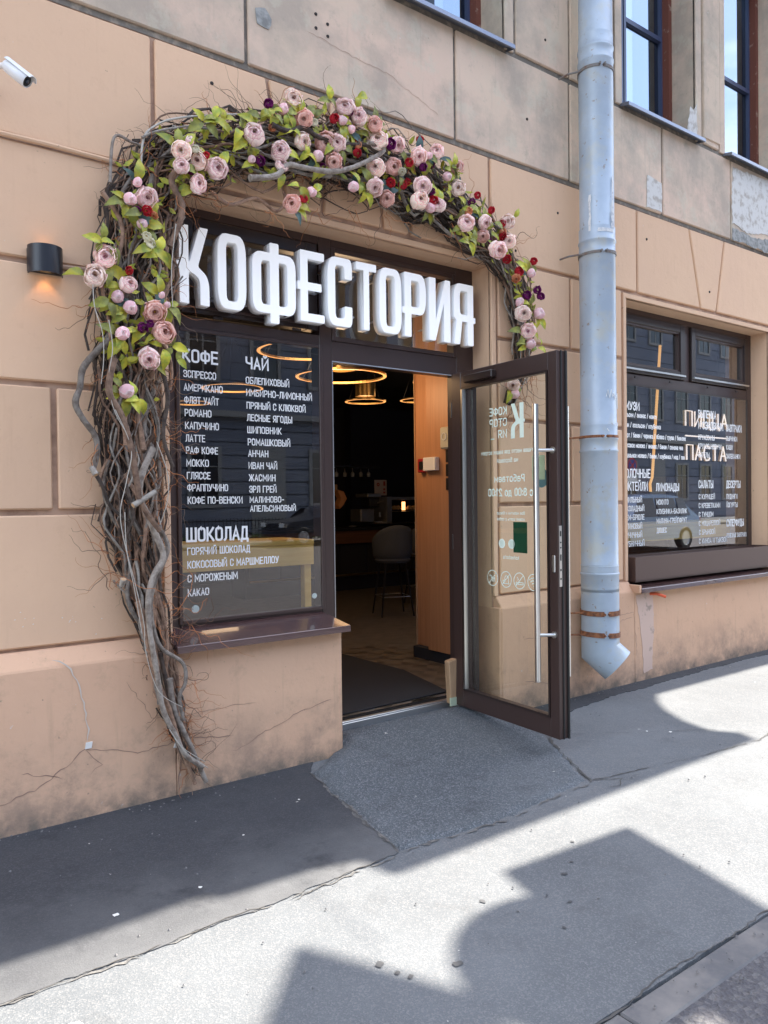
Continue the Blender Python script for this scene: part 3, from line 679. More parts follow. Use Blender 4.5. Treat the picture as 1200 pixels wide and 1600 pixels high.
# upper windows
def up_window(a, b_, parent=B, z0=UZ[0], z1=UZ[1], full=True):
    yf = .30
    b = MB(); b.frame(a, b_, z0, z1, .075, yf, yf+.07)
    xm = a+(b_-a)*.36 if full else (a+b_)/2
    f = b.build('window', M['upframe'], parent)
    b = MB(); b.box(a+.075, b_-.075, yf+.03, yf+.036, z0+.075, z1-.075); b.build('pane', M['glass_up'], f)
    b = MB(); b.box(xm-.04, xm+.04, yf-.006, yf+.06, z0+.07, z1-.07)
    if full: b.box(xm+.04, b_-.07, yf-.004, yf+.05, z0+.95, z0+.99)
    b.build('mullion', M['upframe'], f)
    b = MB(); b.box(xm+.045, xm+.075, yf-.012, yf+.05, z0+.075, z1-.075); b.build('sash', M['upframe'], f)
    b = MB(); b.box(a, b_, yf+.45, yf+.5, z0-.1, z1); b.build('curtain', M['curtain'], f)
    # tin sill
    s = MB(); v = [(a-.02, -.075, z0-.035), (b_+.02, -.075, z0-.035), (b_+.02, yf, z0+.03), (a-.02, yf, z0+.03), (a-.02, -.075, z0-.062), (b_+.02, -.075, z0-.062), (b_+.02, -.06, z0-.062), (a-.02, -.06, z0-.062)]
    s.add(v, [(0, 1, 2, 3), (4, 5, 1, 0), (4, 7, 6, 5), (2, 1, 5, 6), (0, 3, 7, 4)]); s.build('window_sill', M['tin'], parent)
M['upframe'] = mat('blue_grey_frame', (.055, .075, .14), .3)
M['tin'] = mat('tin_sill', (.20, .22, .27), .35, metal=.5)
M['curtain'] = mat('pale_blind', (.10, .13, .17), .8, var=(1.2, (.03, .04, .06), .4, .6))
for a, b_ in UPW: up_window(a, b_)
# paler joinery inside the left upper window like in the street view
# higher floors, out of the picture: plain wall bands, windows, plus a ledge and deck added to throw the shade
for zf in (9.6, 12.8):
    for a, b_ in UPW:
        b = MB(); b.frame(a, b_, zf, zf+1.9, .09, -.01, .04); f = b.build('window', M['upframe'], B)
        b = MB(); b.box(a+.09, b_-.09, .0, .01, zf+.09, zf+1.81); b.build('pane', M['glass_up'], f)
wallpart('shade_ledge', [(XL, XR, -.36, .014, 8.5, 8.62), (XL, XR, -.20, .014, 8.38, 8.5)], M['old'])  # unseen ledge added to keep the sun off wall and pipe
wallpart('cornice', [(XL, XR, -.32, .4, 15.8, 16.1)], M['old'])
rr = []
def slab(name, pts, z0, z1, m):
    n = len(pts); vs = [(x, y, z0) for x, y in pts]+[(x, y, z1) for x, y in pts]
    fs = [tuple(range(n-1, -1, -1)), tuple(range(n, 2*n))]+[(i, (i+1) % n, (i+1) % n+n, i+n) for i in range(n)]
    return mk(name, vs, fs, m, B)
dz = 8.62*KX
# added unseen deck, outline cut to give the stepped, scooped shadow edge
pts = [(-9, .02), (-9, -1.08), (.75+dz, -1.075), (1.14+dz, -1.055), (1.2+dz, -1.12), (1.6+dz, -1.14), (1.78+dz, -1.19), (1.81+dz, -1.33), (1.84+dz, -1.37),
       (4.50+dz, -1.375), (4.56+dz, -1.24), (4.46+dz, -1.10), (4.52+dz, -.88), (4.65+dz, -.66), (4.82+dz, -.48), (5.02+dz, -.34), (5.02+dz, .02)]
slab('shade_deck', pts, 8.50, 8.64, M['old'])
b = MB()
for i in range(60):
    x = -8.9+i*.32
    if x > 4.2+dz: break
    b.box(x, x+.02, -1.02, -1.0, 8.64, 9.5)
b.box(-8.9, 4.2+dz, -1.03, -.99, 9.5, 9.54); b.build('shade_deck_railing', M['black'], B)  # railing dressing the added deck, out of view
# made-up boards out of view, shaped to cast the pavement shadows
X0 = 7.9
sg = thing('shade_boards', 'made-up round, square and angled boards hung high to cast pavement shadows', 'sign', (X0, -1.2, 8.2))
def plate(name, P):
    vs = []; fs = []; n = len(P)
    for dx in (0, .03):
        for X, Yv in P:
            z = (X0-X)/KX; vs.append((X0+dx, Yv+EPS*z, z))
    fs = [tuple(range(n)), tuple(range(2*n-1, n-1, -1))]+[(i, (i+1) % n, (i+1) % n+n, i+n) for i in range(n)]
    return mk(name, vs, fs, M['bronze'], sg)
plate('square_board', [(2.168, -1.63), (2.89, -1.68), (2.78, -2.13), (2.70, -2.42), (2.50, -3.3), (2.0, -3.3), (2.08, -1.88), (2.115, -1.82)])
plate('round_board', [(1.93+.395*math.cos(t), -2.19+.40*math.sin(t)) for t in [k*math.pi/16 for k in range(32)]])
plate('angled_board', [(1.25, -1.58), (1.53, -2.11), (1.42, -2.8), (.50, -2.8), (.99, -1.85)])
b = MB(); b.tube([(X0+.015, -.95, 8.57), (X0+.015, -1.70, 8.57)], .004, 6); b.build('shade_boards_bracket', M['black'], sg)

# ------------------------------------------------------------ entrance shopfront
YF = .19
fr = MB()
fr.box(E0[0], 1.577, YF, YF+.10, .80, 3.10)           # left stile
fr.box(2.484, 2.572, YF, YF+.10, .105, 3.10)          # mullion
fr.box(3.60, E0[1], YF, YF+.10, .105, 3.10)           # right stile
fr.box(1.577, 2.484, YF+.002, YF+.098, .775, .835)    # bottom rail
fr.box(1.577, 2.484, YF+.002, YF+.098, 2.43, 2.50)    # transom left
fr.box(2.572, 3.60, YF+.002, YF+.098, 2.35, 2.475)    # transom right
fr.box(1.577, 2.484, YF+.002, YF+.098, 3.05, 3.10); fr.box(2.572, 3.60, YF+.002, YF+.098, 3.05, 3.10)
SF = fr.build('shopfront_frame', M['bronze'], B, bevel=.003)
b = MB(); b.frame(1.567, 2.494, .826, 2.44, .022, YF-.014, YF+.03, M=None); b.build('glazing_bead', M['bronze'], SF, bevel=.003)
b = MB(); b.box(1.585, 2.475, YF-.006, YF, .84, 2.425); b.build('pane', M['glass_w'], SF)
# upper left sash with its own frame, hinges and drip bar
b = MB(); b.frame(1.60, 2.46, 2.52, 3.04, .075, YF-.022, YF+.05); SL = b.build('sash', M['bronze_dk'], SF, bevel=.004)
b = MB(); b.box(1.67, 2.39, YF+.02, YF+.026, 2.59, 2.97); b.build('pane', M['glass_w'], SF)
for x in (1.78, 2.28):
    b = MB(); b.box(x, x+.06, YF-.03, YF-.02, 2.50, 2.515); b.build('drain_cap', M['bronze_dk'], SF, bevel=.002)
b = MB(); b.box(1.62, 2.44, YF-.034, YF-.022, 2.545, 2.56); b.build('drip_bar', M['bronze'], SF, bevel=.002)
b = MB(); b.frame(2.572, 3.60, 2.475, 3.05, .03, YF-.006, YF+.05); b.build('glazing_bead', M['bronze'], SF, bevel=.003)
b = MB(); b.box(2.60, 3.575, YF+.03, YF+.036, 2.50, 3.02); b.build('pane', M['glass_w'], SF)
b = MB(); b.box(2.572, 3.60, YF-.004, YF+.01, 2.345, 2.352); b.box(2.570, 2.575, YF-.004, YF+.01, .12, 2.345); b.build('door_seal', M['alu'], SF)
# metal sill under the menu window
def tin_sill(x0, x1, zt, zb, yb, yf, name='window_sill', m='sill'):
    b = MB(); v = [(x0, yf, zb), (x1, yf, zb), (x1, yb, zt), (x0, yb, zt), (x0, yf, zb-.035), (x1, yf, zb-.035), (x1, yf+.02, zb-.035), (x0, yf+.02, zb-.035), (x1, yb, zt-.02), (x0, yb, zt-.02)]
    b.add(v, [(0, 1, 2, 3), (4, 5, 1, 0), (4, 7, 6, 5), (1, 5, 8, 2), (0, 3, 9, 4), (4, 9, 8, 5)]); return b.build(name, M[m], B, bevel=.0025)
tin_sill(1.435, 2.475, .815, .768, .19, -.125)
tin_sill(5.27, 7.70, .80, .762, .17, -.125)
b = MB(); b.box(5.245, 5.275, -.12, .05, .728, .79); b.build('sill_end', M['plinth'], B, bevel=.004)
# threshold
b = MB(); b.box(2.46, 3.76, .155, .33, .06, .107); b.box(2.572, 3.60, .165, .20, .107, .116); b.build('threshold', M['alu'], B, bevel=.003)
b = MB(); b.box(2.572, 3.60, .215, .222, .107, .118); b.box(2.572, 3.60, .25, .257, .107, .118); b.build('threshold_strip', M['rubber'], B)

# menu lettering on the glass
ym = YF-.0075
def T(s, x, z, cap, width=None, cond=.60, bold=.002, m='white', y=ym, parent=SF, name='menu_lettering'):
    return text(s, (x, y, z-cap), (1, 0, 0), (0, 0, 1), cap, M[m], parent, name, cond, bold, width)
T('КОФЕ', 1.612, 2.325, .074, .197, bold=.02)
left = ['ЭСПРЕССО', 'АМЕРИКАНО', 'ФЛЭТ УАЙТ', 'РОМАНО', 'КАПУЧИНО', 'ЛАТТЕ', 'РАФ КОФЕ', 'МОККО', 'ГЛЯССЕ', 'ФРАППУЧИНО', 'КОФЕ ПО-ВЕНСКИ']
lz = [583, 604, 624, 644, 664, 684, 703, 723, 743, 762, 782]
lw = [.185, .222, .197, .150, .192, .108, .182, .125, .132, .235, .322]
for i, s in enumerate(left): T(s, 1.614+.0006*i*2.2, 2.170+(588-lz[i])*.003457+.021, .040, lw[i])
T('ЧАЙ', 1.988, 2.318, .070, .137, bold=.02)
right = ['ОБЛЕПИХОВЫЙ', 'ИМБИРНО-ЛИМОННЫЙ', 'ПРЯНЫЙ С КЛЮКВОЙ', 'ЛЕСНЫЕ ЯГОДЫ', 'ШИПОВНИК', 'РОМАШКОВЫЙ', 'АНЧАН', 'ИВАН ЧАЙ', 'ЖАСМИН', 'ЭРЛ ГРЕЙ', 'МАЛИНОВО-', 'АПЕЛЬСИНОВЫЙ']
rz = [590, 609, 629, 648, 667, 686, 704, 723, 742, 760, 777, 791]
rw = [.278, .432, .385, .290, .216, .272, .124, .180, .166, .170, .218, .296]
for i, s in enumerate(right): T(s, 1.985+.0014*i, 2.166+(598-rz[i])*.00366+.020-.012, .040 if i < 10 else .036, rw[i])
T('ШОКОЛАД', 1.618, 1.352, .080, .362, bold=.018)
for s, z, wd in (('ГОРЯЧИЙ ШОКОЛАД', 1.243, .372), ('КОКОСОВЫЙ С МАРШМЕЛЛОУ', 1.170, .556), ('С МОРОЖЕНЫМ', 1.095, .292), ('КАКАО', 1.018, .118)):
    T(s, 1.620, z, .042, wd)
b = MB(); b.lathe([(0, 0), (.022, 0), (.022, .0005)], (1.66, ym, .905), (0, -1, 0), 16); b.build('glass_sticker', M['mint'], SF)
b = MB(); b.lathe([(0, 0), (.017, 0), (.017, .0005)], (2.42, ym, .915), (0, -1, 0), 16); b.build('glass_sticker', M['mint'], SF)

# ------------------------------------------------------------ big sign of box letters
SG = thing('shop_sign', 'big white box letters reading КОФЕСТОРИЯ over the entrance window', 'sign', (2.58, .1, 2.5))
def fillet(P, r=.1, n=5):
    out = []; N = len(P)
    for i in range(N):
        q = P[i]; rad = q[2] if len(q) > 2 else r
        p = Vector(q[:2]); a = Vector(P[i-1][:2]); c = Vector(P[(i+1) % N][:2])
        d1 = (a-p); d2 = (c-p); l = min(d1.length, d2.length)*.49; rad = min(rad, l)
        if rad < 1e-4: out.append(tuple(p)); continue
        s = p+d1.normalized()*rad; e = p+d2.normalized()*rad
        for k in range(n+1):
            t = k/n; out.append(tuple(s*(1-t)**2+p*2*t*(1-t)+e*t*t))
    return out
def letter(loops, x0, x1, z0, z1, y0=.05, y1=.122, W=1.0, r=.0):
    cu = bpy.data.curves.new('l', 'CURVE'); cu.dimensions = '2D'; cu.fill_mode = 'BOTH'
    for Lp in loops:
        P = fillet(Lp, r); sp = cu.splines.new('POLY'); sp.points.add(len(P)-1); sp.use_cyclic_u = True
        for k, (x, y) in enumerate(P): sp.points[k].co = (x, y, 0, 1)
    cu.extrude = .5
    ob = bpy.data.objects.new('l', cu); COL.objects.link(ob); dg = bpy.context.evaluated_depsgraph_get()
    me = bpy.data.meshes.new_from_object(ob.evaluated_get(dg)); bpy.data.objects.remove(ob)
    for v in me.vertices:
        v.co = (x0+v.co.x/W*(x1-x0), (y0+y1)/2-v.co.z*(y1-y0), z0+v.co.y*(z1-z0))
    bm = bmesh.new(); bm.from_mesh(me); bmesh.ops.remove_doubles(bm, verts=bm.verts, dist=2e-4)
    bmesh.ops.recalc_face_normals(bm, faces=bm.faces)
    es = [e for e in bm.edges if len(e.link_faces) == 2 and e.calc_face_angle(0) > 1.2 and (e.verts[0].co.y+e.verts[1].co.y)/2 < y0+.01]
    bmesh.ops.bevel(bm, geom=es, offset=.0035, segments=2, affect='EDGES', clamp_overlap=True)
    bm.to_mesh(me); bm.free()
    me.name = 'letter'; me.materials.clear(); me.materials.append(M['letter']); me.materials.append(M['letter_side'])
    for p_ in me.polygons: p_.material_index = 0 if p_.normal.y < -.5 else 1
    return link('letter', me, SG)
s = .31      # stroke width in a letter cell 1 wide; heights 0..1
h = .115     # horizontal stroke
Kp = [(0,0),(s,0),(s,.40,.02),(.45,.40,.06),(1-s,.33,.1),(1-s,0),(1,0),(1,.36,.25),(.62,.49,.05),(.98,1,.03),(.68,1,.03),(.36,.56,.05),(s,.53,.02),(s,1),(0,1),(0,.53,0),(-.09,.53,0),(-.09,.44,0),(0,.44,0)]
Op = [(0,0,.3),(1,0,.3),(1,1,.3),(0,1,.3)]; Oi = [(s,h,.10),(1-s,h,.10),(1-s,1-h,.10),(s,1-h,.10)]
Ep = [(0,0,.02),(1,0,.03),(1,h,.03),(s,h,0),(s,.44,0),(.88,.44,.03),(.88,.555,.03),(s,.555,0),(s,1-h,0),(1,1-h,.03),(1,1,.03),(0,1,.02),(0,.555,0),(-.10,.555,0),(-.10,.44,0),(0,.44,0)]
Cp = [(0,0,.3),(1,0,.3),(1,.30,.03),(1-s,.30,.03),(1-s,h,.1),(s,h,.1),(s,1-h,.1),(1-s,1-h,.1),(1-s,.70,.03),(1,.70,.03),(1,1,.3),(0,1,.3)]
Tp = [(.36,0,.03),(.64,0,.03),(.64,1-h,0),(1,1-h,.03),(1,1,.03),(0,1,.03),(0,1-h,.03),(.36,1-h,0)]
Pp = [(0,0,.03),(s,0,.03),(s,.36,.02),(1,.36,.3),(1,1,.3),(0,1,.03),(0,.46,0),(-.1,.46,0),(-.1,.36,0),(0,.36,0)]; Pi = [(s,.36+h,.03),(1-s,.36+h,.1),(1-s,1-h,.1),(s,1-h,.03)]
Ip = [(0,0,.03),(s-.02,0,.03),(1-s,.62,.0),(1-s,0,.03),(1,0,.03),(1,1,.03),(.76,1,.03),(s,.34,0),(s,1,.03),(0,1,.03)]
Yp = [(.0,0,.03),(.30,0,.03),(.42,.38,.02),(1-s,.38,.02),(1-s,0,.03),(1,0,.03),(1,.38,0),(1.1,.38,0),(1.1,.47,0),(1,.47,0),(1,1,.03),(0,1,.3),(0,.42,.2),(.14,.40,.05)]; Yi = [(s,.38+h,.1),(1-s,.38+h,.03),(1-s,1-h,.03),(s,1-h,.1)]
s2 = .20
Fp = [(.395,-.10,.03),(.605,-.10,.03),(.605,.03,0),(1,.03,.25),(1,.86,.25),(.605,.86,0),(.605,1,.03),(.395,1,.03),(.395,.86,0),(0,.86,.25),(0,.03,.25),(.395,.03,0)]
Fl = [(s2,.03+h,.08),(.395,.03+h,.02),(.395,.86-h,.02),(s2,.86-h,.08)]; Fr = [(.605,.03+h,.02),(1-s2,.03+h,.08),(1-s2,.86-h,.08),(.605,.86-h,.02)]
LZ0, LZ1 = 2.535, 2.945
LX = [[1.545, 1.711], [1.758, 1.93], [1.966, 2.242], [2.272, 2.436], [2.458, 2.634], [2.664, 2.816], [2.837, 3.015], [3.037, 3.216], [3.241, 3.426], [3.457, 3.635]]
SH = [[Kp], [Op, Oi], [Fp, Fl, Fr], [Ep], [Cp], [Tp], [Op, Oi], [Pp, Pi], [Ip], [Yp, Yi]]
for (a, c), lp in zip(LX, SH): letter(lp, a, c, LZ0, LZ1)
# standoff pins carry the letters
b = MB()
for a, c in LX:
    for z in (2.62, 2.87): b.tube([(a+.025, .118, z), (a+.025, .195, z)], .006, 6)
b.build('fixing_pins', M['alu'], SG)

# ------------------------------------------------------------ open door
HG = Vector((3.47, .10, 0)); da = Vector((-.06, -.97, 0)).normalized(); dn = Vector((-da.y, da.x, 0))   # dn points to +x (outer face)
if dn.x < 0: dn = -dn
MD = Matrix(((da.x, dn.x, 0, HG.x), (da.y, dn.y, 0, HG.y), (0, 0, 1, 0), (0, 0, 0, 1)))   # local: along, outward, z
W_, Z0, Z1, TH = .972, .098, 2.335, .075
def dbox(b, a0, a1, n0, n1, z0, z1): b.box(a0, a1, n0, n1, z0, z1, MD)
b = MB(); dbox(b, 0, .10, 0, TH, Z0, Z1); dbox(b, W_-.072, W_, 0, TH, Z0, Z1); dbox(b, .10, W_-.072, .001, TH-.001, Z0, Z0+.115); dbox(b, .10, W_-.072, .001, TH-.001, Z1-.105, Z1)
DR = b.build('entrance_door', M['bronze'], B, bevel=.003)
DR['label'] = 'open brown framed glass door swung out over the pavement'
b = MB(); dbox(b, .10, .112, -.006, .03, Z0+.115, Z1-.105); dbox(b, W_-.084, W_-.072, -.006, .03, Z0+.115, Z1-.105); dbox(b, .112, W_-.084, -.006, .03, Z0+.115, Z0+.127); dbox(b, .112, W_-.084, -.006, .03, Z1-.117, Z1-.105)
b.build('glazing_bead', M['bronze_dk'], DR)
b = MB(); dbox(b, .10, W_-.072, .036, .040, Z0+.115, Z1-.105); b.build('pane', M['glass_d'], DR)
b = MB(); dbox(b, .113, .128, -.012, .02, Z0+.127, Z1-.117); b.build('edge_trim', M['steel'], DR)
b = MB(); dbox(b, .150, .172, .045, TH, Z0+.115, Z1-.105); b.build('edge_trim', M['bronze_dk'], DR)
# free-edge details: seals, lock faceplate
b = MB(); dbox(b, W_, W_+.006, .028, .036, Z0, Z1); dbox(b, W_, W_+.010, TH-.012, TH, Z0, Z1); b.build('edge_seal', M['rubber'], DR)
b = MB(); dbox(b, W_, W_+.004, .006, .026, .98, 1.33); b.build('lock_plate', M['steel'], DR)
b = MB()
for z, h_ in ((1.02, .01), (1.07, .012), (1.13, .035), (1.20, .008), (1.23, .008), (1.27, .03)): dbox(b, W_+.0035, W_+.005, .011, .021, z, z+h_)
b.build('lock_slots', M['black'], DR)
b = MB(); dbox(b, W_-.045, W_-.02, -.008, 0, 1.06, 1.16); b.build('lock_cylinder', M['steel'], DR, bevel=.004)
for sgn, n0 in ((-1, -.085), (1, TH+.085)):
    b = MB(); b.tube([MD @ Vector((W_-.085, n0, .43)), MD @ Vector((W_-.085, n0, 2.03))], .0165, 16); H_ = b.build('door_handle', M['steel'], DR, smooth=True)
    for z in (.70, 1.765):
        b = MB(); e = 0 if sgn < 0 else TH
        b.tube([MD @ Vector((W_-.085, n0, z)), MD @ Vector((W_-.06, n0*.5+e*.5, z)), MD @ Vector((W_-.036, e+.012*sgn, z)), MD @ Vector((W_-.036, e, z))], .0105, 10)
        b.lathe([(0, 0), (.02, 0), (.02, .007), (0, .007)], MD @ Vector((W_-.036, e, z)), dn*sgn, 16)
        b.build('handle_bracket', M['steel'], DR, smooth=True)
b = MB(); dbox(b, .18, .46, -.045, 0, Z1-.085, Z1-.035); b.build('door_closer', M['bronze_dk'], DR, bevel=.006)
for z in (.35, 1.2, 2.1):
    b = MB(); b.tube([(3.505, .135, z-.05), (3.505, .135, z+.05)], .012, 10); b.build('hinge', M['bronze_dk'], DR, smooth=True)
# print on the outer face of the glass (reads from the street side, so mirrored from here)
gn = .0415
def DT(s_, a, z, cap, width=None, cond=.6, bold=.01, m='mint', name='door_lettering'):
    return text(s_, MD @ Vector((a, gn, z-cap)), -da, (0, 0, 1), cap, M[m], DR, name, cond, bold, width)
def dloop(loops, a0, wd, z0, hh, m='mint', name='door_logo'):
    cu = bpy.data.curves.new('l', 'CURVE'); cu.dimensions = '2D'; cu.fill_mode = 'BOTH'
    for Lp in loops:
        P = fillet(Lp, 0); sp = cu.splines.new('POLY'); sp.points.add(len(P)-1); sp.use_cyclic_u = True
        for k, (x, y) in enumerate(P): sp.points[k].co = (x, y, 0, 1)
    ob = bpy.data.objects.new('l', cu); COL.objects.link(ob); dg = bpy.context.evaluated_depsgraph_get()
    me = bpy.data.meshes.new_from_object(ob.evaluated_get(dg)); bpy.data.objects.remove(ob)
    for v in me.vertices: v.co = MD @ Vector((a0-v.co.x*wd, gn, z0+v.co.y*hh))
    me.name = name; me.materials.clear(); me.materials.append(M[m]); return link(name, me, DR)
dloop([Kp], .655, .115, 1.862, .215)
DT('КОФЕ', .500, 2.070, .052, .155); DT('СТОР', .500, 1.998, .052, .155); DT('ИЯ', .500, 1.925, .052, .075)
b = MB(); dbox(b, .35, .385, gn, gn+.0004, 1.868, 1.875); b.build('door_logo', M['mint'], DR)
DT('Лучшее место для ваших встреч', .760, 1.800, .028, .50); DT('на Боровой', .60, 1.745, .028, .19)
DT('Работаем', .655, 1.640, .046, .27, bold=.016); DT('с 8:00 до 21:00', .725, 1.555, .050, .40, bold=.016)
DT('Все напитки и блюда', .655, 1.410, .020, .25); DT('можно взять с собой', .655, 1.372, .020, .25)
M['green'] = mat('green_sticker', (.012, .075, .04), .5); M['paleg'] = mat('pale_sticker', (.50, .58, .42), .6); M['teal'] = mat('teal_sticker', (.13, .24, .28), .6)
b = MB(); dbox(b, .552, .675, gn+.0008, gn+.0014, 1.155, 1.345); b.build('glass_sticker', M['green'], DR)
b = MB(); dbox(b, .725, .83, gn, gn+.0006, 1.60, 1.745); b.build('glass_sticker', M['paleg'], DR, bevel=.0)
def disc(a, z, r, m, name, n=.0, w_=None):
    vs = []; fs = []
    if w_ is None:
        vs = [MD @ Vector((a+r*math.cos(t), gn+n, z+r*math.sin(t))) for t in [k*math.pi/14 for k in range(28)]]; fs = [tuple(range(28))]
    else:
        for rad in (r, r-w_): vs += [MD @ Vector((a+rad*math.cos(t), gn+n, z+rad*math.sin(t))) for t in [k*math.pi/14 for k in range(28)]]
        fs = [(k, (k+1) % 28, (k+1) % 28+28, k+28) for k in range(28)]
    return mk(name, vs, fs, M[m], DR)
disc(.80, 1.61, .058, 'teal', 'glass_sticker', .001)
def strokes(a, z, sets, wd, m, name, n=.0003):
    vs = []; fs = []
    for P in sets:
        for i in range(len(P)-1):
            p, q = Vector(P[i]), Vector(P[i+1]); d = (q-p).normalized(); o_ = Vector((-d.y, d.x))*wd/2; k = len(vs)
            for c in (p+o_, q+o_, q-o_, p-o_): vs.append(MD @ Vector((a-c.x, gn+n, z+c.y)))
            fs.append((k, k+1, k+2, k+3))
    return mk(name, vs, fs, M[m], DR)
M['dkprint'] = mat('dark_print', (.05, .07, .07), .6)
for a in (.447, .536, .632): disc(a, 1.207, .030, 'mint', 'round_icon', .0018 if a > .6 else .0)
rg = [(.012*math.cos(t), .012*math.sin(t)) for t in [k*math.pi/8 for k in range(17)]]
strokes(.632, 1.207, [[(-.018, .008), (-.008, -.008), (-.002, .008)], [(.002, .010), (.002, -.009)], [(.016, .009), (.003, 0), (.016, -.009)]], .004, 'dkprint', 'icon_mark', .0024)
strokes(.536, 1.207, [[(-.016, -.016), (.016, -.016), (.016, .016), (-.016, .016), (-.016, -.016)], [(x*.6, y*.6) for x, y in rg]], .003, 'dkprint', 'icon_mark', .0024)
strokes(.447, 1.207, [[(0, -.02), (0, .008), (.004, .016), (.011, .016)], [(-.009, .002), (.010, .002)]], .004, 'dkprint', 'icon_mark', .0024)
DT('kofestoria', .60, 1.135, .024, .14)
for k, a in enumerate((.355, .482, .604, .727)):
    disc(a, .982, .052, 'mint', 'round_icon', 0, .005)
strokes(.355, .982, [[(-.035, .035), (.035, -.035)], [(-.02, .0), (-.005, .0), (-.005, -.025)], [(-.02, -.025), (-.02, .01)], [(.004, -.024), (.004, .006), (.02, .018), (.03, .014)], [(-.005, 0), (.018, .004)]], .005, 'mint', 'icon_mark')
strokes(.482, .982, [[(-.035, .035), (.035, -.035)], [(-.022, -.02), (-.022, .016), (-.006, .026), (.010, .016), (.010, -.018)], [(-.03, -.026), (.03, -.026)], [(.01, -.008), (.028, -.008), (.028, -.022)]], .005, 'mint', 'icon_mark')
strokes(.604, .982, [[(-.035, .035), (.035, -.035)], [(-.034, -.010), (.012, -.010), (.012, -.022), (-.034, -.022), (-.034, -.010)], [(.018, -.010), (.030, -.010), (.030, -.022), (.018, -.022)], [(.015, .0), (.010, .012), (.020, .022)]], .005, 'mint', 'icon_mark')
arc = lambda r: [(r*math.cos(t), -.026+r*math.sin(t)) for t in [R(45+k*9) for k in range(11)]]
strokes(.727, .982, [arc(.020), arc(.036), arc(.052), [(-.003, -.024), (.003, -.024)]], .006, 'mint', 'icon_mark')
wd = thing('door_wedge', 'rough pale wooden block propping the open glass door at its hinge side', 'door wedge', (3.47, .08, .1))
b = MB(); v = [(3.425, .085, .105), (3.475, .085, .105), (3.475, .135, .105), (3.425, .135, .105), (3.40, .075, .40), (3.475, .075, .41), (3.475, .125, .41), (3.40, .125, .40)]
b.add(v, [(0,3,2,1),(4,5,6,7),(0,1,5,4),(1,2,6,5),(2,3,7,6),(3,0,4,7)]); b.build('wood_block', M['wedge'], wd, bevel=.006)
b = MB(); b.box(3.415, 3.478, .078, .088, .095, .15); b.build('tape', M['paleg'], wd)

# ------------------------------------------------------------ right shop window
f2 = MB()
x0, x1 = W0[0], W0[1]; zt = 3.10
f2.frame(x0, x1, .78, zt, .085, YF, YF+.10, tb=.20, tt=.05)
f2.box(x0+.085, x1-.085, YF+.002, YF+.098, 2.46, 2.545); f2.box(6.375, 6.47, YF+.002, YF+.098, 2.545, zt-.05)
RW = f2.build('shop_window_frame', M['bronze'], B, bevel=.003)
for a, c in ((x0+.09, 6.37), (6.475, x1-.09)):
    b = MB(); b.frame(a, c, 2.55, 3.045, .07, YF-.02, YF+.05, M=None); b.build('sash', M['bronze_dk'], RW, bevel=.004)
    b = MB(); b.frame(a+.07, c-.07, 2.62, 2.975, .015, YF-.008, YF+.03); b.build('glazing_bead', M['bronze'], RW)
    b = MB(); b.box(a+.06, c-.06, YF+.02, YF+.026, 2.61, 2.985); b.build('pane', M['glass_w'], RW)
    b = MB(); b.box(a+.02, c-.01, YF-.036, YF-.02, 2.575, 2.59); b.build('drip_bar', M['steel'], RW)
    for x in (a+.25, c-.25):
        b = MB(); b.box(x, x+.05, YF-.028, YF-.018, 2.505, 2.52); b.build('drain_cap', M['bronze_dk'], RW)
b = MB(); b.box(x0+.09, x1-.09, YF-.006, YF, .97, 2.455); b.build('pane', M['glass_w'], RW)
b = MB(); b.frame(x0+.085, x1-.085, .98, 2.46, .016, YF-.014, YF+.03); b.build('glazing_bead', M['bronze_dk'], RW)
def T2(s_, x, z, cap, width=None, cond=.6, bold=.004): return T(s_, x, z, cap, width, cond, bold, parent=RW)
T2('СМУЗИ', 5.455, 2.305, .072, .235, bold=.022)
for i, (s_, wd_) in enumerate((('апельсин / ананас / манго', .50), ('банан / апельсин / клубника', .56), ('йогурт / банан / черника / яблоко / груша / базилик', .95), ('кокосовое молоко / ананас / банан / семена чиа', .90), ('миндальное молоко / банан / клубника / мёд / лён', .93))):
    T2(s_, 5.44, 2.215-i*.086, .042, wd_, bold=.02)
T2('МОЛОЧНЫЕ', 5.44, 1.735, .078, .40); T2('КОКТЕЙЛИ', 5.44, 1.625, .078, .36)
for i, s_ in enumerate(('ВАНИЛЬНЫЙ', 'ШОКОЛАДНЫЙ', 'КРЕМ-БРЮЛЕ', 'МАЛИНОВЫЙ', 'ЧЕРНИЧНЫЙ', 'КЛУБНИЧНЫЙ')): T2(s_, 5.44, 1.495-i*.075, .048, .031*len(s_))
T2('ЛИМОНАДЫ', 5.93, 1.615, .072, .345)
for i, s_ in enumerate(('МОХИТО', 'КЛУБНИКА-БАЗИЛИК', 'МАЛИНА-ГРЕЙПФРУТ', 'ДЮШЕС')): T2(s_, 5.935, 1.47-i*.083, .046, .029*len(s_))
T2('ВЫПЕЧКА', 6.60, 2.30, .075, .30); T2('И СЭНДВИЧИ', 6.60, 2.195, .075, .42)
for i, s_ in enumerate(('КРУАССАНЫ', 'КРУАССАНДВИЧИ', 'БАГЕЛЫ')): T2(s_, 6.60, 2.07-i*.082, .048, .030*len(s_))
T2('САЛАТЫ', 6.60, 1.645, .075, .24)
for i, s_ in enumerate(('С КУРИЦЕЙ', 'С КРЕВЕТКАМИ', 'С ТУНЦОМ', 'С МОЦАРЕЛЛОЙ', 'С БРЫНЗОЙ', 'С КИНОА И ТЫКВОЙ')): T2(s_, 6.60, 1.515-i*.083, .048, .030*len(s_))
T2('ЗАВТРАКИ', 7.08, 2.19, .072, .28)
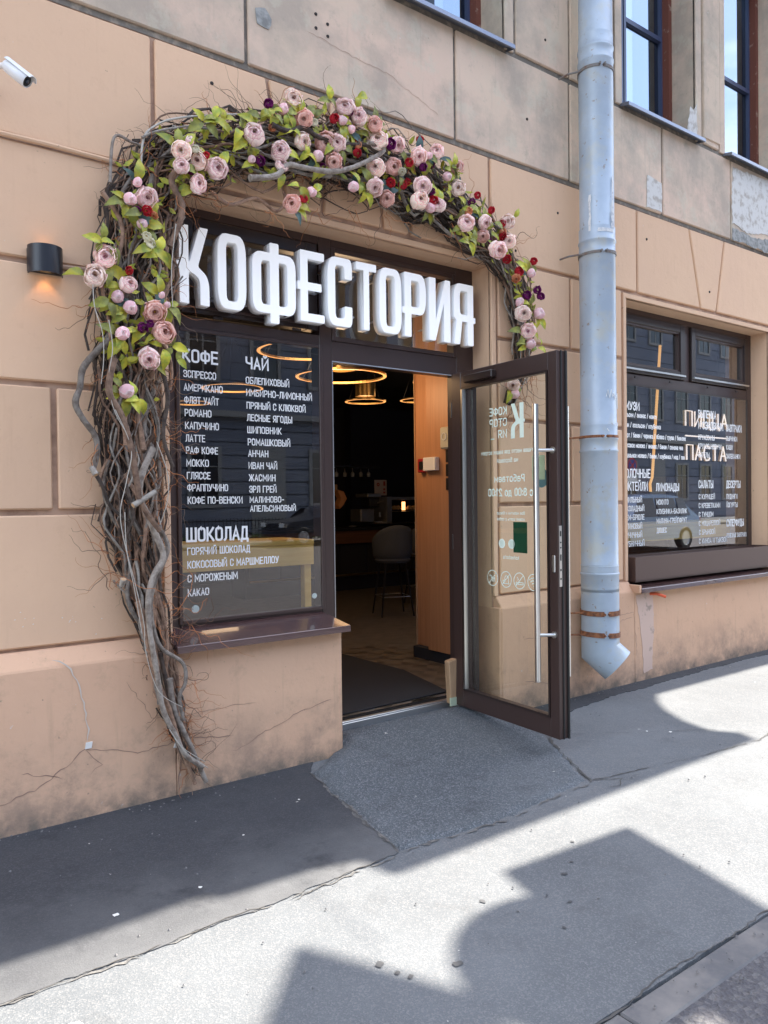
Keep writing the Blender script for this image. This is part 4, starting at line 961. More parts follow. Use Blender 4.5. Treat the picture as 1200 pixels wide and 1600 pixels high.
for i, s_ in enumerate(('СЫРНИКИ', 'КАШИ', 'ЗАПЕКАНКИ')): T2(s_, 7.08, 2.075-i*.085, .048, .028*len(s_))
T2('ДЕСЕРТЫ', 7.08, 1.645, .072, .25)
for i, s_ in enumerate(('ПУДИНГИ', 'ЙОГУРТЫ')): T2(s_, 7.08, 1.515-i*.083, .048, .028*len(s_))
T2('СУПЕРФУДЫ', 7.08, 1.27, .072, .31); T2('ПОЛЕЗНЫЕ ЗАВТРАКИ', 7.08, 1.135, .045, .36)
# flower box ledge of brown sheet metal in front of the glass
bxo = thing('window_box', 'long brown sheet metal box standing on the sill of the right shop window', 'window box', (6.5, .05, .8))
b = MB(); b.box(5.315, 7.54, -.035, -.025, .815, 1.005); b.box(5.315, 5.325, -.025, .165, .815, 1.005); b.box(7.53, 7.54, -.025, .165, .815, 1.005); b.box(5.325, 7.53, -.025, .165, .80, .815); b.box(5.325, 7.53, .155, .165, .815, 1.005)
b.build('box_shell', mat('box_metal', (.085, .048, .038), .45), bxo)
b = MB(); b.box(5.326, 7.529, -.024, .154, .94, .955); b.build('box_filling', M['black'], bxo)
oc = thing('orange_cable_end', 'short orange cable end poking out under the right window sill', 'cable', (5.62, -.1, .66))
b = MB(); b.tube([(5.47, -.055, .70), (5.52, -.09, .70), (5.57, -.14, .675)], .012, 8); b.build('cable_sheath', mat('orange_plastic', (.65, .10, .03), .5), oc)
# second shop window beyond the picture
b = MB(); b.frame(E2[0], E2[1], .78, zt, .085, YF, YF+.10, tb=.20); o = b.build('shop_window_frame', M['bronze'], B)
b = MB(); b.box(E2[0]+.08, E2[1]-.08, YF+.03, YF+.036, .97, 3.0); b.build('pane', M['glass_w'], o)

FL = [('p',1.088,-0.212,2.616,0.088),('p',1.034,-0.227,2.516,0.093),('p',1.187,-0.218,2.505,0.077),('p',1.308,-0.23,2.394,0.091),('p',1.347,-0.231,2.299,0.098),('p',1.287,-0.203,2.175,0.1),('p',1.285,-0.201,2.936,0.091),('p',1.449,-0.242,3.184,0.093),('p',1.543,-0.213,3.169,0.088),('p',1.641,-0.212,3.156,0.096),('p',1.442,-0.25,3.105,0.068),('p',1.536,-0.224,3.051,0.079),('p',1.838,-0.242,3.367,0.092),('p',2.0,-0.224,3.331,0.094),('p',2.002,-0.232,3.258,0.064),('p',2.091,-0.208,3.64,0.089),('p',2.143,-0.232,3.539,0.089),('p',2.058,-0.243,3.062,0.088),('p',2.412,-0.226,3.682,0.089),('p',2.5,-0.237,3.65,0.09),('p',2.63,-0.234,3.553,0.096),('p',2.293,-0.203,3.464,0.099),('p',2.35,-0.238,3.462,0.085),('p',2.333,-0.23,3.359,0.085),('p',2.628,-0.215,3.409,0.096),('p',2.764,-0.202,3.448,0.094),('p',2.596,-0.243,3.279,0.091),('p',2.702,-0.224,3.24,0.089),('p',2.931,-0.236,3.542,0.088),('p',2.952,-0.244,3.369,0.096),('p',2.932,-0.236,3.28,0.096),('p',3.074,-0.246,3.277,0.082),('p',3.257,-0.22,3.433,0.084),('p',3.305,-0.24,3.218,0.092),('p',3.484,-0.222,3.268,0.078),('p',3.572,-0.247,3.102,0.104),('p',3.758,-0.17,3.213,0.086),('p',3.742,-0.17,3.337,0.085),('p',3.887,-0.17,2.748,0.104),('p',3.936,-0.17,2.632,0.105),('p',3.833,-0.12,2.268,0.092),('p',2.606,-0.244,3.634,0.073),('p',3.482,-0.205,3.183,0.074),('b',1.142,-0.207,2.447,0.056),('b',1.2,-0.211,2.401,0.06),('b',1.147,-0.248,2.268,0.062),('b',1.172,-0.222,2.006,0.071),('b',1.201,-0.231,2.901,0.059),('b',1.259,-0.215,2.802,0.054),('b',1.238,-0.225,2.989,0.042),('b',1.495,-0.219,3.254,0.056),('b',2.237,-0.218,3.37,0.056),('b',2.46,-0.229,3.252,0.061),('b',2.186,-0.229,3.16,0.055),('b',2.381,-0.245,3.595,0.053),('b',3.018,-0.234,3.253,0.058),('b',4.053,-0.17,2.77,0.075),('b',3.857,-0.17,2.821,0.061),('b',3.851,-0.12,2.204,0.061),('b',3.96,-0.17,2.552,0.066),('b',3.002,-0.246,3.56,0.042),('b',1.339,-0.243,2.475,0.03),('b',1.364,-0.25,2.431,0.03),('b',2.449,-0.234,3.569,0.043),('b',1.839,-0.208,3.255,0.043),('r',1.186,-0.243,2.564,0.033),('r',1.273,-0.248,2.858,0.042),('r',1.573,-0.245,3.193,0.031),('r',2.134,-0.228,3.114,0.045),('r',2.333,-0.236,3.595,0.049),('r',2.485,-0.211,3.534,0.047),('r',2.48,-0.242,3.442,0.04),('r',2.723,-0.229,3.336,0.045),('r',2.824,-0.214,3.353,0.049),('r',2.867,-0.203,3.386,0.038),('r',2.852,-0.243,3.482,0.049),('r',3.031,-0.249,3.298,0.054),('r',3.49,-0.204,3.267,0.045),('r',3.699,-0.17,3.32,0.047),('r',3.698,-0.17,3.235,0.047),('r',3.738,-0.17,3.09,0.051),('r',3.853,-0.17,3.028,0.056),('v',1.245,-0.24,2.309,0.048),('v',1.231,-0.221,2.857,0.042),('v',1.511,-0.208,3.116,0.041),('v',1.883,-0.215,3.257,0.046),('v',2.429,-0.238,3.657,0.043),('v',2.715,-0.244,3.554,0.056),('v',2.271,-0.202,3.322,0.042),('v',2.969,-0.231,3.489,0.046),('v',3.049,-0.202,3.534,0.047),('v',3.028,-0.236,3.351,0.046),('v',3.556,-0.217,3.161,0.058),('v',3.927,-0.17,2.879,0.052),('v',4.029,-0.17,2.93,0.053),('v',4.068,-0.17,2.892,0.049),('v',1.281,-0.244,2.33,0.033),('w',1.268,-0.249,2.737,0.039),('w',1.291,-0.225,2.715,0.048),('w',1.515,-0.25,3.207,0.04),('w',2.408,-0.215,3.511,0.047),('w',2.437,-0.204,3.491,0.043),('w',2.808,-0.23,3.423,0.045),('w',2.388,-0.202,3.536,0.039),('o',1.317,-0.21,2.855,0.037),('o',2.5,-0.22,3.502,0.043),('o',3.337,-0.231,3.304,0.048),('o',3.822,-0.17,2.976,0.052),('o',3.704,-0.17,3.266,0.047)]
CLN = [(1.551,0.083,0.033),(1.485,0.244,0.045),(1.431,0.416,0.071),(1.349,0.811,0.085),(1.271,1.133,0.118),(1.233,1.445,0.155),(1.222,1.754,0.185),(1.227,2.062,0.185),(1.248,2.373,0.179),(1.259,2.682,0.179),(1.302,2.969,0.18),(1.433,3.188,0.159),(1.701,3.315,0.165),(1.999,3.418,0.19),(2.324,3.493,0.224),(2.68,3.505,0.235),(3.071,3.438,0.219),(3.447,3.314,0.175),(3.738,3.181,0.13),(3.933,2.989,0.106),(4.019,2.691,0.08),(4.002,2.422,0.058),(3.865,2.146,0.04)]

# ------------------------------------------------------------ flower garland
CP = Vector((0, -3.8, 1.48))
def at(px, py, Y):
    """point of the scene on the plane y = Y that the photograph shows at (px, py)"""
    d = fw+rt2*((px-600)/F)-up2*((py-800)/F); return CP+d*((Y-CP.y)/d.y)
GA = thing('flower_garland', 'arch of twisted dry branches with pink artificial peonies around the cafe entrance', 'garland', (1.5, -.1, .1))
def bark(name, a, c):
    return mat(name, a, .85, var=[(30, c, .4, .65)], bump=(90, .6, .003), rnd=.3)
BK = [bark('grey_bark', (.27, .235, .20), (.13, .10, .08)), bark('brown_bark', (.29, .18, .12), (.13, .075, .05)), bark('silver_bark', (.33, .30, .26), (.17, .14, .115)), bark('dark_bark', (.085, .062, .048), (.03, .02, .016))]
TW = [mat('orange_twig', (.42, .16, .06), .8), mat('tan_twig', (.30, .20, .13), .8), mat('brown_twig', (.12, .065, .04), .85)]
WIRE = mat('pale_wire', (.42, .39, .34), .6)
CLN_ = [(Vector((a, 0, c)), w_*(.74 if c < 1.2 and a < 2 else .84 if c < 2.1 and a < 2 else .95)) for a, c, w_ in CLN]
cum = [0]
for i in range(1, len(CLN_)): cum.append(cum[-1]+(CLN_[i][0]-CLN_[i-1][0]).length)
LEN = cum[-1]
def gpos(s):
    s = max(0, min(LEN-1e-4, s)); i = 0
    while cum[i+1] < s: i += 1
    t = (s-cum[i])/(cum[i+1]-cum[i]); t2 = t*t*(3-2*t)
    p = CLN_[i][0].lerp(CLN_[i+1][0], t); w_ = CLN_[i][1]*(1-t2)+CLN_[i+1][1]*t2
    a = max(0, i-1); b_ = min(len(CLN_)-1, i+2)
    d = (CLN_[b_][0]-CLN_[a][0]).normalized(); return p, w_, d, Vector((-d.z, 0, d.x))
gr = random.Random(5)
def strand(s0, s1, a0, a1, dep, rad, wig, freq, n):
    """a branch following the arch, wandering sideways inside the bundle"""
    ph = gr.uniform(0, 99); pts = []; rr_ = []
    for k in range(n+1):
        t = k/n; s_ = s0+(s1-s0)*t; p, w_, d, q = gpos(s_)
        a = a0+(a1-a0)*t
        nz = noise.noise(Vector((s_*freq, ph, 0)))*2; n2 = noise.noise(Vector((s_*freq, ph, 7)))*2; n3 = noise.noise(Vector((s_*freq*3.1, ph, 3)))
        off = (a+nz*wig*.45)*w_+n3*.016
        dd = min(.25, .35*w_+.05)
        y = -.03-dd*max(.02, min(1.05, dep+n2*.28))*.95
        s_taper = 1
        pts.append(p+q*off+Vector((0, y, 0))); rr_.append(rad*(1-.55*t)*(.85+.3*gr.random()))
    return pts, rr_
def branch(pts, rr_, m, n=7):
    b = MB(); b.tube(pts, rr_, n); return b.build('branch', m, GA, smooth=True)
for i in range(110):           # thick ones
    l = gr.uniform(.5, 1.7); s0 = gr.uniform(-.02, LEN-.35); s1 = min(LEN, s0+l)
    if gr.random() < .3: s0 = gr.uniform(0, .15); s1 = s0+gr.uniform(.9, 2.2)
    thin = .45 if s0 > LEN-1.6 else 1
    if gr.random() < .5: s0, s1 = s1, s0
    a = gr.uniform(-.85, .85); p_, r_ = strand(s0, s1, a, gr.uniform(-.85, .85), gr.uniform(.1, .95), gr.uniform(.007, .0145)*thin, 1.0, 3.6, max(10, int(abs(s1-s0)/.045)))
    branch(p_, r_, gr.choices(BK, (3, 5, 2, 2))[0], 8)
for i in range(160):
    l = gr.uniform(.35, 1.3); s0 = gr.uniform(0, LEN-.3); s1 = min(LEN, s0+l)
    if gr.random() < .5: s0, s1 = s1, s0
    p_, r_ = strand(s0, s1, gr.uniform(-1, 1), gr.uniform(-1, 1), gr.uniform(0, 1), gr.uniform(.0035, .008), 1.1, 4, max(9, int(abs(s1-s0)/.05)))
    branch(p_, r_, gr.choices(BK, (3, 4, 2, 3))[0], 5)
# backing tangle so the bundle is dense
bt = MB()
for i in range(750):
    l = gr.uniform(.3, 1.0); s0 = gr.uniform(0, LEN-.2); s1 = min(LEN, s0+l)
    p_, r_ = strand(s0, s1, gr.uniform(-.95, .95), gr.uniform(-.95, .95), gr.uniform(-.05, .5), gr.uniform(.003, .010), 1.0, 4, max(6, int((s1-s0)/.07)))
    bt.tube(p_, r_, 4, False)
tag(bt.build('branch_tangle', BK[3], GA, smooth=True), kind='stuff')
# bent stems that stand proud, traced by eye
def proud(pts, r0, m, sub=6):
    P = [Vector(p) for p in pts]; out = []
    for i in range(len(P)-1):
        p0 = P[max(0, i-1)]; p1 = P[i]; p2 = P[i+1]; p3 = P[min(len(P)-1, i+2)]
        for k in range(sub):
            t = k/sub; out.append(.5*((2*p1)+(p2-p0)*t+(2*p0-5*p1+4*p2-p3)*t*t+(3*p1-p0-3*p2+p3)*t**3))
    out.append(P[-1]); rr_ = [r0*(1-.3*i/len(out))*(1+.15*noise.noise(Vector((i*.7, r0*99, 0)))) for i in range(len(out))]
    return branch(out, rr_, m, 9)
def pj(l, Y): return [at(x, y, Y) for x, y in l]
proud(pj([(172, 530), (152, 548), (130, 575), (125, 605), (118, 630), (130, 655), (148, 680), (152, 705), (146, 735)], -.13), .017, BK[0])
proud(pj([(146, 735), (160, 760), (172, 790), (200, 815)], -.14), .010, BK[3])
proud(pj([(178, 560), (170, 610), (190, 650), (205, 700), (215, 760), (222, 790), (250, 830)], -.25), .017, BK[1])
proud(pj([(240, 700), (222, 740), (218, 775), (228, 800), (243, 835), (255, 870), (240, 900), (232, 935), (234, 985), (245, 1050), (255, 1110), (275, 1150), (290, 1180), (318, 1198)], -.20), .017, BK[0])
proud(pj([(252, 830), (262, 860), (240, 915), (236, 960), (250, 1010), (285, 1035), (290, 1065), (280, 1090), (287, 1125)], -.17), .012, BK[0])
proud(pj([(215, 940), (230, 1000), (245, 1060), (265, 1110), (280, 1160), (305, 1225)], -.17), .014, BK[1])
proud(pj([(265, 1060), (270, 1100), (285, 1140), (300, 1170), (322, 1222)], -.16), .016, BK[0])
proud(pj([(250, 1020), (262, 1080), (268, 1130), (285, 1180), (300, 1205)], -.15), .012, BK[3])
proud(pj([(172, 285), (178, 215), (205, 222), (222, 228)], -.15), .008, BK[0])
proud(pj([(220, 260), (225, 215), (245, 195), (275, 185), (330, 180), (400, 178)], -.19), .006, WIRE)
proud(pj([(222, 215), (245, 205), (300, 196), (350, 190)], -.2), .006, BK[2])
proud(pj([(310, 232), (270, 275), (275, 300), (285, 320), (280, 350), (265, 385)], -.2), .018, BK[1])
proud(pj([(390, 278), (430, 275), (450, 258), (475, 262), (520, 268), (560, 258), (600, 235), (575, 222)], -.24), .017, BK[0])
proud(pj([(425, 195), (450, 205), (475, 200), (500, 215), (540, 225), (575, 228), (600, 250)], -.22), .015, BK[3])
proud(pj([(330, 300), (360, 320), (400, 310), (430, 330), (445, 318), (443, 300)], -.12), .011, BK[1])
proud(pj([(620, 240), (660, 245), (690, 270), (720, 290), (735, 330), (770, 350), (800, 370)], -.16), .008, BK[0])
proud(pj([(230, 520), (250, 570), (262, 620), (255, 680), (270, 730)], -.16), .013, BK[3])
proud(pj([(160, 300), (190, 350), (185, 400), (160, 440), (170, 500), (175, 560)], -.18), .011, BK[1])
for l in ([(145, 445), (148, 480), (160, 520), (162, 560), (158, 600)], [(170, 500), (176, 545), (170, 590), (178, 640), (200, 680)], [(180, 640), (205, 700), (198, 750), (188, 800), (195, 850), (212, 915), (225, 975), (228, 1020), (248, 1080), (285, 1105)], [(195, 800), (198, 860), (210, 920), (222, 990)], [(268, 1145), (290, 1175), (325, 1200)], [(265, 1140), (285, 1168), (320, 1190)], [(275, 350), (268, 420), (270, 480)], [(245, 690), (262, 740), (262, 780), (250, 820)]):
    P = pj(l, -.26); proud(P, .0022, WIRE)
# sawn branch stubs
for a, c in (((208, 790), (243, 768)), ((193, 905), (190, 915)), ((150, 742), (143, 730))):
    P = [at(a[0], a[1], -.26), at(c[0], c[1], -.24)]
    b = MB(); b.tube(P, [.014, .012], 9); b.build('branch', BK[2], GA, smooth=True)
    b = MB(); b.tube([P[0], P[0]+(P[0]-P[1]).normalized()*.0015], .0115, 9); b.build('sawn_end', M['wedge'], GA)
# curly twigs
def curl(p, d, l, r, n=12, cur=5.):
    pts = [p]; ph = gr.uniform(0, 99)
    for k in range(n):
        a = noise.noise(Vector((ph, k*.45, 0)))*cur*.35; c = noise.noise(Vector((ph, k*.45, 9)))*cur*.2
        d = (Matrix.Rotation(a, 3, 'Y') @ Matrix.Rotation(c, 3, 'X') @ d).normalized()
        q = pts[-1]+d*(l/n)
        if q.y > -.012: q.y = -.012
        pts.append(q)
    return pts, [r*(1-.75*k/n) for k in range(n+1)]
tb = [MB(), MB(), MB()]
for i in range(950):
    s_ = LEN*(1-(1-gr.random())**1.0) if gr.random() < .55 else gr.uniform(0, 4.4); s_ = min(s_, LEN-.01); p, w_, d, q = gpos(s_)
    edge = gr.random() < .45
    a = gr.choice((-1, 1, 1) if s_ > 2.8 else (-1, -1, 1))*gr.uniform(.6, .95) if edge else gr.uniform(-.9, .9)
    dd = min(.25, .35*w_+.05)
    pp = p+q*a*w_+Vector((0, -.03-dd*gr.uniform(.1, 1.0), 0))
    dr = d*gr.choice((-1, 1, -1))+q*gr.uniform(-.3, 1.2)*(1 if a > 0 else -1)+Vector((0, gr.uniform(-.4, .15), 0))
    l_ = gr.uniform(.08, .30)*(1 if s_ > 4.4 else 1.1)*(.6 if s_ < 2.9 and a > 0 else 1)*(1 if s_ < LEN-1.2 else .6)
    pts, rr_ = curl(pp, dr.normalized(), l_, gr.uniform(.0013, .0028), 13)
    k = gr.choices((0, 1, 2), (5, 3, 4))[0] if s_ < 3.4 else gr.choices((0, 1, 2), (2, 2, 6))[0]
    tb[k].tube(pts, rr_, 4, False)
for px, py, dx, dy, l_ in [(232, 270, .0, 1, .35), (175, 920, -.6, .6, .5), (190, 900, -1, .5, .4), (170, 870, -.8, .7, .3), (300, 980, .9, -.1, .35), (270, 960, 1, .2, .5), (255, 690, .9, .3, .25), (262, 800, 1, .4, .2), (300, 1060, .3, -.8, .3), (290, 1100, .4, -.9, .35),
                           (640, 270, .8, .7, .3), (690, 290, 1, .3, .3), (500, 330, .3, -1, .3), (550, 330, .5, -1, .25), (420, 330, .3, -1, .25), (330, 310, .6, -1, .3), (300, 300, .2, -1, .3), (280, 300, .1, -1, .35), (800, 380, 1, .3, .35), (790, 380, .7, -.6, .3), (805, 640, .1, -1, .35), (800, 640, -.3, -1, .3), (812, 590, .5, -.8, .4), (820, 600, .7, -.5, .35), (815, 620, .3, -1, .35), (830, 590, .4, -1, .3), (600, 330, -.2, -1, .3), (700, 350, .2, -1, .35), (160, 700, -.7, -.7, .3), (145, 470, -.7, -.7, .3)]:
    for j in range(3):
        pts, rr_ = curl(at(px+gr.uniform(-8, 8), py+gr.uniform(-8, 8), -.16 if px < 780 else -.08), Vector((dx+gr.uniform(-.4, .4), -.1, dy+gr.uniform(-.4, .4))).normalized(), l_*gr.uniform(.6, 1.1), .0022, 20, 4.2)
        tb[0 if j else 2].tube(pts, rr_, 4, False)
for k, nm in ((0, 'orange twigs'), (1, 'tan twigs'), (2, 'brown twigs')):
    tag(tb[k].build('curly_twigs', TW[k], GA, smooth=True), kind='stuff')

# flowers
def petal_mat(name, base, edge, core, rough=1.0):
    m = bpy.data.materials.new(name); m.use_nodes = True; t = m.node_tree; b = t.nodes['Principled BSDF']
    a = t.nodes.new('ShaderNodeAttribute'); a.attribute_name = 'tint'
    r = t.nodes.new('ShaderNodeValToRGB'); e = r.color_ramp.elements
    e[0].position = 0; e[0].color = (*core, 1); e[1].position = 1; e[1].color = (*edge, 1)
    n = e.new(.38); n.color = (*base, 1); n = e.new(.80); n.color = (*base, 1)
    h = t.nodes.new('ShaderNodeHueSaturation'); oi = t.nodes.new('ShaderNodeObjectInfo'); mr = t.nodes.new('ShaderNodeMapRange')
    mr.inputs[3].default_value = 1.0; mr.inputs[4].default_value = 1.15
    t.links.new(oi.outputs['Random'], mr.inputs[0]); t.links.new(mr.outputs[0], h.inputs['Value'])
    t.links.new(a.outputs['Fac'], r.inputs[0]); t.links.new(r.outputs[0], h.inputs['Color']); t.links.new(h.outputs[0], b.inputs['Base Color'])
    b.inputs['Roughness'].default_value = rough; b.inputs['Specular IOR Level'].default_value = .06
    tl = t.nodes.new('ShaderNodeBsdfTranslucent'); ms = t.nodes.new('ShaderNodeMixShader'); ms.inputs[0].default_value = .42   # thin silk lets light through
    t.links.new(h.outputs[0], tl.inputs[0]); t.links.new(b.outputs[0], ms.inputs[1]); t.links.new(tl.outputs[0], ms.inputs[2])
    t.links.new(ms.outputs[0], t.nodes['Material Output'].inputs['Surface'])
    return m
FM = {'p': [petal_mat('pink_petals', (.99, .86, .80), (.68, .34, .42), (.46, .15, .24)), petal_mat('blush_petals', (.99, .89, .80), (.72, .38, .40), (.30, .08, .10)), petal_mat('peach_petals', (.94, .72, .64), (.64, .34, .32), (.28, .09, .07))],
      'b': [petal_mat('bud_petals', (.90, .64, .66), (.96, .87, .84), (.52, .20, .36))],
      'r': [petal_mat('red_petals', (.55, .03, .05), (.62, .08, .09), (.30, .01, .02))], 'v': [petal_mat('purple_petals', (.20, .025, .14), (.30, .05, .24), (.05, .01, .04))],
      'w': [petal_mat('cream_petals', (.80, .77, .62), (.84, .82, .72), (.60, .42, .08))], 'o': [petal_mat('orange_petals', (.70, .33, .17), (.78, .50, .34), (.5, .15, .07))]}
def flower_mesh(name, m, rings, seed, N=7):
    """rings: (count, radius, polar start, polar end, half width, curl out, tint)"""
    rn_ = random.Random(seed); vs = []; fs = []; ti = []
    for cnt, rad, th0, th1, hw, cu, tone in rings:
        ph0 = rn_.uniform(0, 6.3)
        for c in range(cnt):
            ph = ph0+2*math.pi*c/cnt+rn_.uniform(-.12, .12); base = len(vs); rs = rad*(1+.07*((c % 2)-.5))*rn_.uniform(.96, 1.04)
            tt = th1+rn_.uniform(-.12, .12); tw = rn_.uniform(-.2, .2); notch = rn_.uniform(.03, .10)
            for j in range(N+1):
                v = j/N; wv = hw*min(1, .42+1.1*v)*(1-.22*max(0, v-.75)/.25)
                for i in range(N+1):
                    u = i/N*2-1
                    th = th0+(tt-th0)*v+(.26*abs(u)**3+notch*math.cos(u*6))*max(0, v-.3)
                    lift = cu*max(0, v-.70)**1.3*4+.035*math.sin(u*4+c*2)*v-.05*(1-abs(u))*0+.045*abs(u)**3
                    rr1 = rs*(1+lift); a = ph+u*wv/max(.5, math.sin(th))+tw*v*.3
                    vs.append((rr1*math.sin(th)*math.cos(a), rr1*math.sin(th)*math.sin(a), rr1*math.cos(th)))
                    ed = max(max(0, (abs(u)-.80)/.20) if v > .25 else 0, max(0, (v-.90)/.10))
                    ti.append(max(0, min(1, (tone if tone < .5 else .42+.3*(tone-.5))+ed*.55*(1 if tone > .5 else -.0))))
            for j in range(N):
                for i in range(N): k = base+j*(N+1)+i; fs.append((k, k+1, k+N+2, k+N+1))
    me = bpy.data.meshes.new(name); me.from_pydata(vs, [], fs); me.update()
    at_ = me.attributes.new('tint', 'FLOAT', 'POINT'); at_.data.foreach_set('value', ti)
    me.materials.append(m); me.polygons.foreach_set('use_smooth', [True]*len(me.polygons)); return me
PEO = [(5, 1.0, 2.5, .95, .80, .09, 1), (5, .90, 2.3, .62, .80, .05, 1), (5, .76, 2.0, .48, .75, .04, .9), (5, .60, 1.8, .38, .75, .02, .40), (4, .44, 1.6, .3, .8, 0, .2), (3, .28, 1.5, .25, .9, 0, .05), (5, .68, 2.6, 1.0, .9, 0, .3)]
PEO2 = [(6, 1.0, 2.5, 1.15, .75, .16, 1), (6, .92, 2.3, .90, .72, .09, 1), (6, .80, 2.1, .70, .68, .05, .9), (5, .66, 1.9, .55, .65, .02, .8), (5, .52, 1.7, .5, .65, 0, .35), (4, .36, 1.6, .4, .7, 0, .15), (3, .2, 1.5, .3, .9, 0, .0), (5, .7, 2.6, 1.0, .9, 0, .3)]
BUD = [(3, .97, 2.7, .45, 1.15, -.04, 1), (3, .86, 2.5, .18, 1.2, -.05, 1), (3, .72, 2.2, .1, 1.2, 0, .35)]
SML = [(6, 1.0, 2.3, 1.1, .85, .12, 1), (6, .86, 2.3, .95, .8, .08, 1), (6, .74, 2.0, .8, .55, .06, .9), (5, .56, 2.0, .5, .8, 0, .6), (4, .28, 1.5, .35, .9, 0, .1)]
FMESH = {'p': [flower_mesh('peony', FM['p'][i % 3 if i != 5 else 0], PEO if i % 2 else PEO2, i, 7) for i in (0, 1, 2, 3, 4, 6)], 'b': [flower_mesh('peony_bud', FM['b'][0], BUD, i, 5) for i in (1, 2)]}
for k in 'rvwo': FMESH[k] = [flower_mesh('small_rose', FM[k][0], SML, ord(k)+i, 4) for i in (0, 1)]
LEAFM = [mat('lime_leaf', (.44, .40, .03), .5, var=[(25, (.22, .28, .03), .42, .62), (60, (.34, .20, .05), .62, .7)], rnd=.3), mat('teal_leaf', (.05, .10, .09), .6, rnd=.2), mat('olive_leaf', (.26, .27, .045), .6, var=(40, (.16, .17, .04), .4, .6), rnd=.3)]
def leaf_mesh(m, seed):
    rn_ = random.Random(seed); vs = []; fs = []; N = 7
    for j in range(N+1):
        v = j/N; w_ = .25*math.sin(math.pi*v**.85)**.9+.003; dz_ = (.22*math.sin(v*3)-.55*v*v)*(.5+.5*((seed*37) % 10)/10)
        for i, u in enumerate((-1, -.5, 0, .5, 1)):
            vs.append((v, u*w_*(1+.06*math.sin(v*20)), dz_+.16*abs(u)*w_*4*.4+.012*math.sin(v*16+u*3)))
    for j in range(N):
        for i in range(4): k = j*5+i; fs.append((k, k+1, k+6, k+5))
    me = bpy.data.meshes.new('leaf'); me.from_pydata(vs, [], fs); me.update(); me.materials.append(m); me.polygons.foreach_set('use_smooth', [True]*len(me.polygons)); return me
LMESH = [[leaf_mesh(m, i) for i in range(3)] for m in LEAFM]
NM = {'p': 'peony', 'b': 'peony_bud', 'r': 'red_rose', 'v': 'purple_rose', 'w': 'cream_rose', 'o': 'orange_rose'}
fr_ = random.Random(12); nleaf = 0
def put(me, name, p, axis, size, spin):
    q = Vector((0, 0, 1)).rotation_difference(axis.normalized()).to_matrix().to_4x4()
    mw = Matrix.Translation(p) @ q @ Matrix.Rotation(spin, 4, 'Z') @ Matrix.Diagonal((size, size, size, 1))
    return link(name, me, GA, mw @ Matrix.Diagonal((fr_.uniform(.88, 1.1), fr_.uniform(.88, 1.1), fr_.uniform(.8, 1.15), 1)))
def add_leaf(p, ang, L_, kind=0):
    global nleaf
    d = Vector((math.cos(ang), fr_.uniform(-.5, .1), math.sin(ang))).normalized()
    nrm = Vector((fr_.uniform(-.4, .4), -1, fr_.uniform(-.1, .6))); y_ = nrm.cross(d).normalized(); z_ = d.cross(y_)
    R3 = Matrix((d, y_, z_)).transposed().to_4x4()
    link('leaf', fr_.choice(LMESH[kind]), GA, Matrix.Translation(p) @ R3 @ Matrix.Diagonal((L_, L_, L_, 1))); nleaf += 1
ex = random.Random(44)
for i in range(34):
    s_ = ex.uniform(3.7, LEN-.9); p, w_, dd_, qq_ = gpos(s_); a_ = ex.uniform(-.2, .95)
    c_ = p+qq_*a_*w_+Vector((0, -.21, 0)); kd_ = ex.choice('ppbbwrvo')
    if min((c_-Vector(f[1:4])).length for f in FL) > .062: FL.append((kd_, c_.x, c_.y, c_.z, {'p': .08, 'b': .055}.get(kd_, .042)))
for k, x, y, z, d in FL:
    p = Vector((x, y, z)); c = CP-p
    ax = Vector((fr_.uniform(-.55, .35)+c.x*.12, -1, fr_.uniform(-.55, .45)-.1))
    put(fr_.choice(FMESH[k]), NM[k], p, ax, d*.54*(1.0 if k in 'pb' else 1.0), fr_.uniform(0, 6.28))
    nl = {'p': fr_.choice((1, 2, 2, 3)), 'b': fr_.choice((2, 3, 4)), 'r': fr_.choice((0, 0, 1)), 'v': fr_.choice((0, 1)), 'w': 1, 'o': fr_.choice((0, 1))}[k]
    a0 = fr_.uniform(0, 6.28)
    for j in range(nl):
        a = a0+j*fr_.uniform(.5, .9); r_ = d*.38
        kd = 0 if fr_.random() < .62 else fr_.choice((1, 2, 2, 2))
        add_leaf(p+Vector((math.cos(a)*r_, .025, math.sin(a)*r_)), a, fr_.uniform(.06, .105), kd)
for px, py, n in [(160, 375, 4), (175, 380, 2), (320, 190, 4), (335, 185, 4), (350, 190, 4), (375, 200, 3), (410, 185, 2), (425, 180, 3), (445, 175, 3), (240, 390, 3), (250, 395, 3), (520, 230, 2), (480, 240, 3), (560, 290, 3), (570, 300, 4), (705, 262, 5), (712, 270, 4), (722, 325, 3), (735, 375, 5), (770, 345, 2), (800, 340, 1), (700, 300, 2), (780, 365, 2), (830, 520, 3), (840, 540, 3), (255, 545, 2), (265, 540, 3), (275, 560, 2), (168, 470, 2), (185, 520, 3), (215, 625, 2), (205, 620, 2), (395, 190, 3), (455, 200, 3), (515, 158, 3), (555, 150, 2), (470, 290, 3), (600, 180, 2)]:
    a0 = fr_.uniform(0, 6.28)
    for j in range(n):
        a = a0+j*6.28/max(n, 3)+fr_.uniform(-.4, .4)
        if nleaf < 298: add_leaf(at(px+fr_.uniform(-4, 4), py+fr_.uniform(-4, 4), -.22 if px < 780 else -.15), a, fr_.uniform(.06, .10), 0 if fr_.random() < .8 else 2)

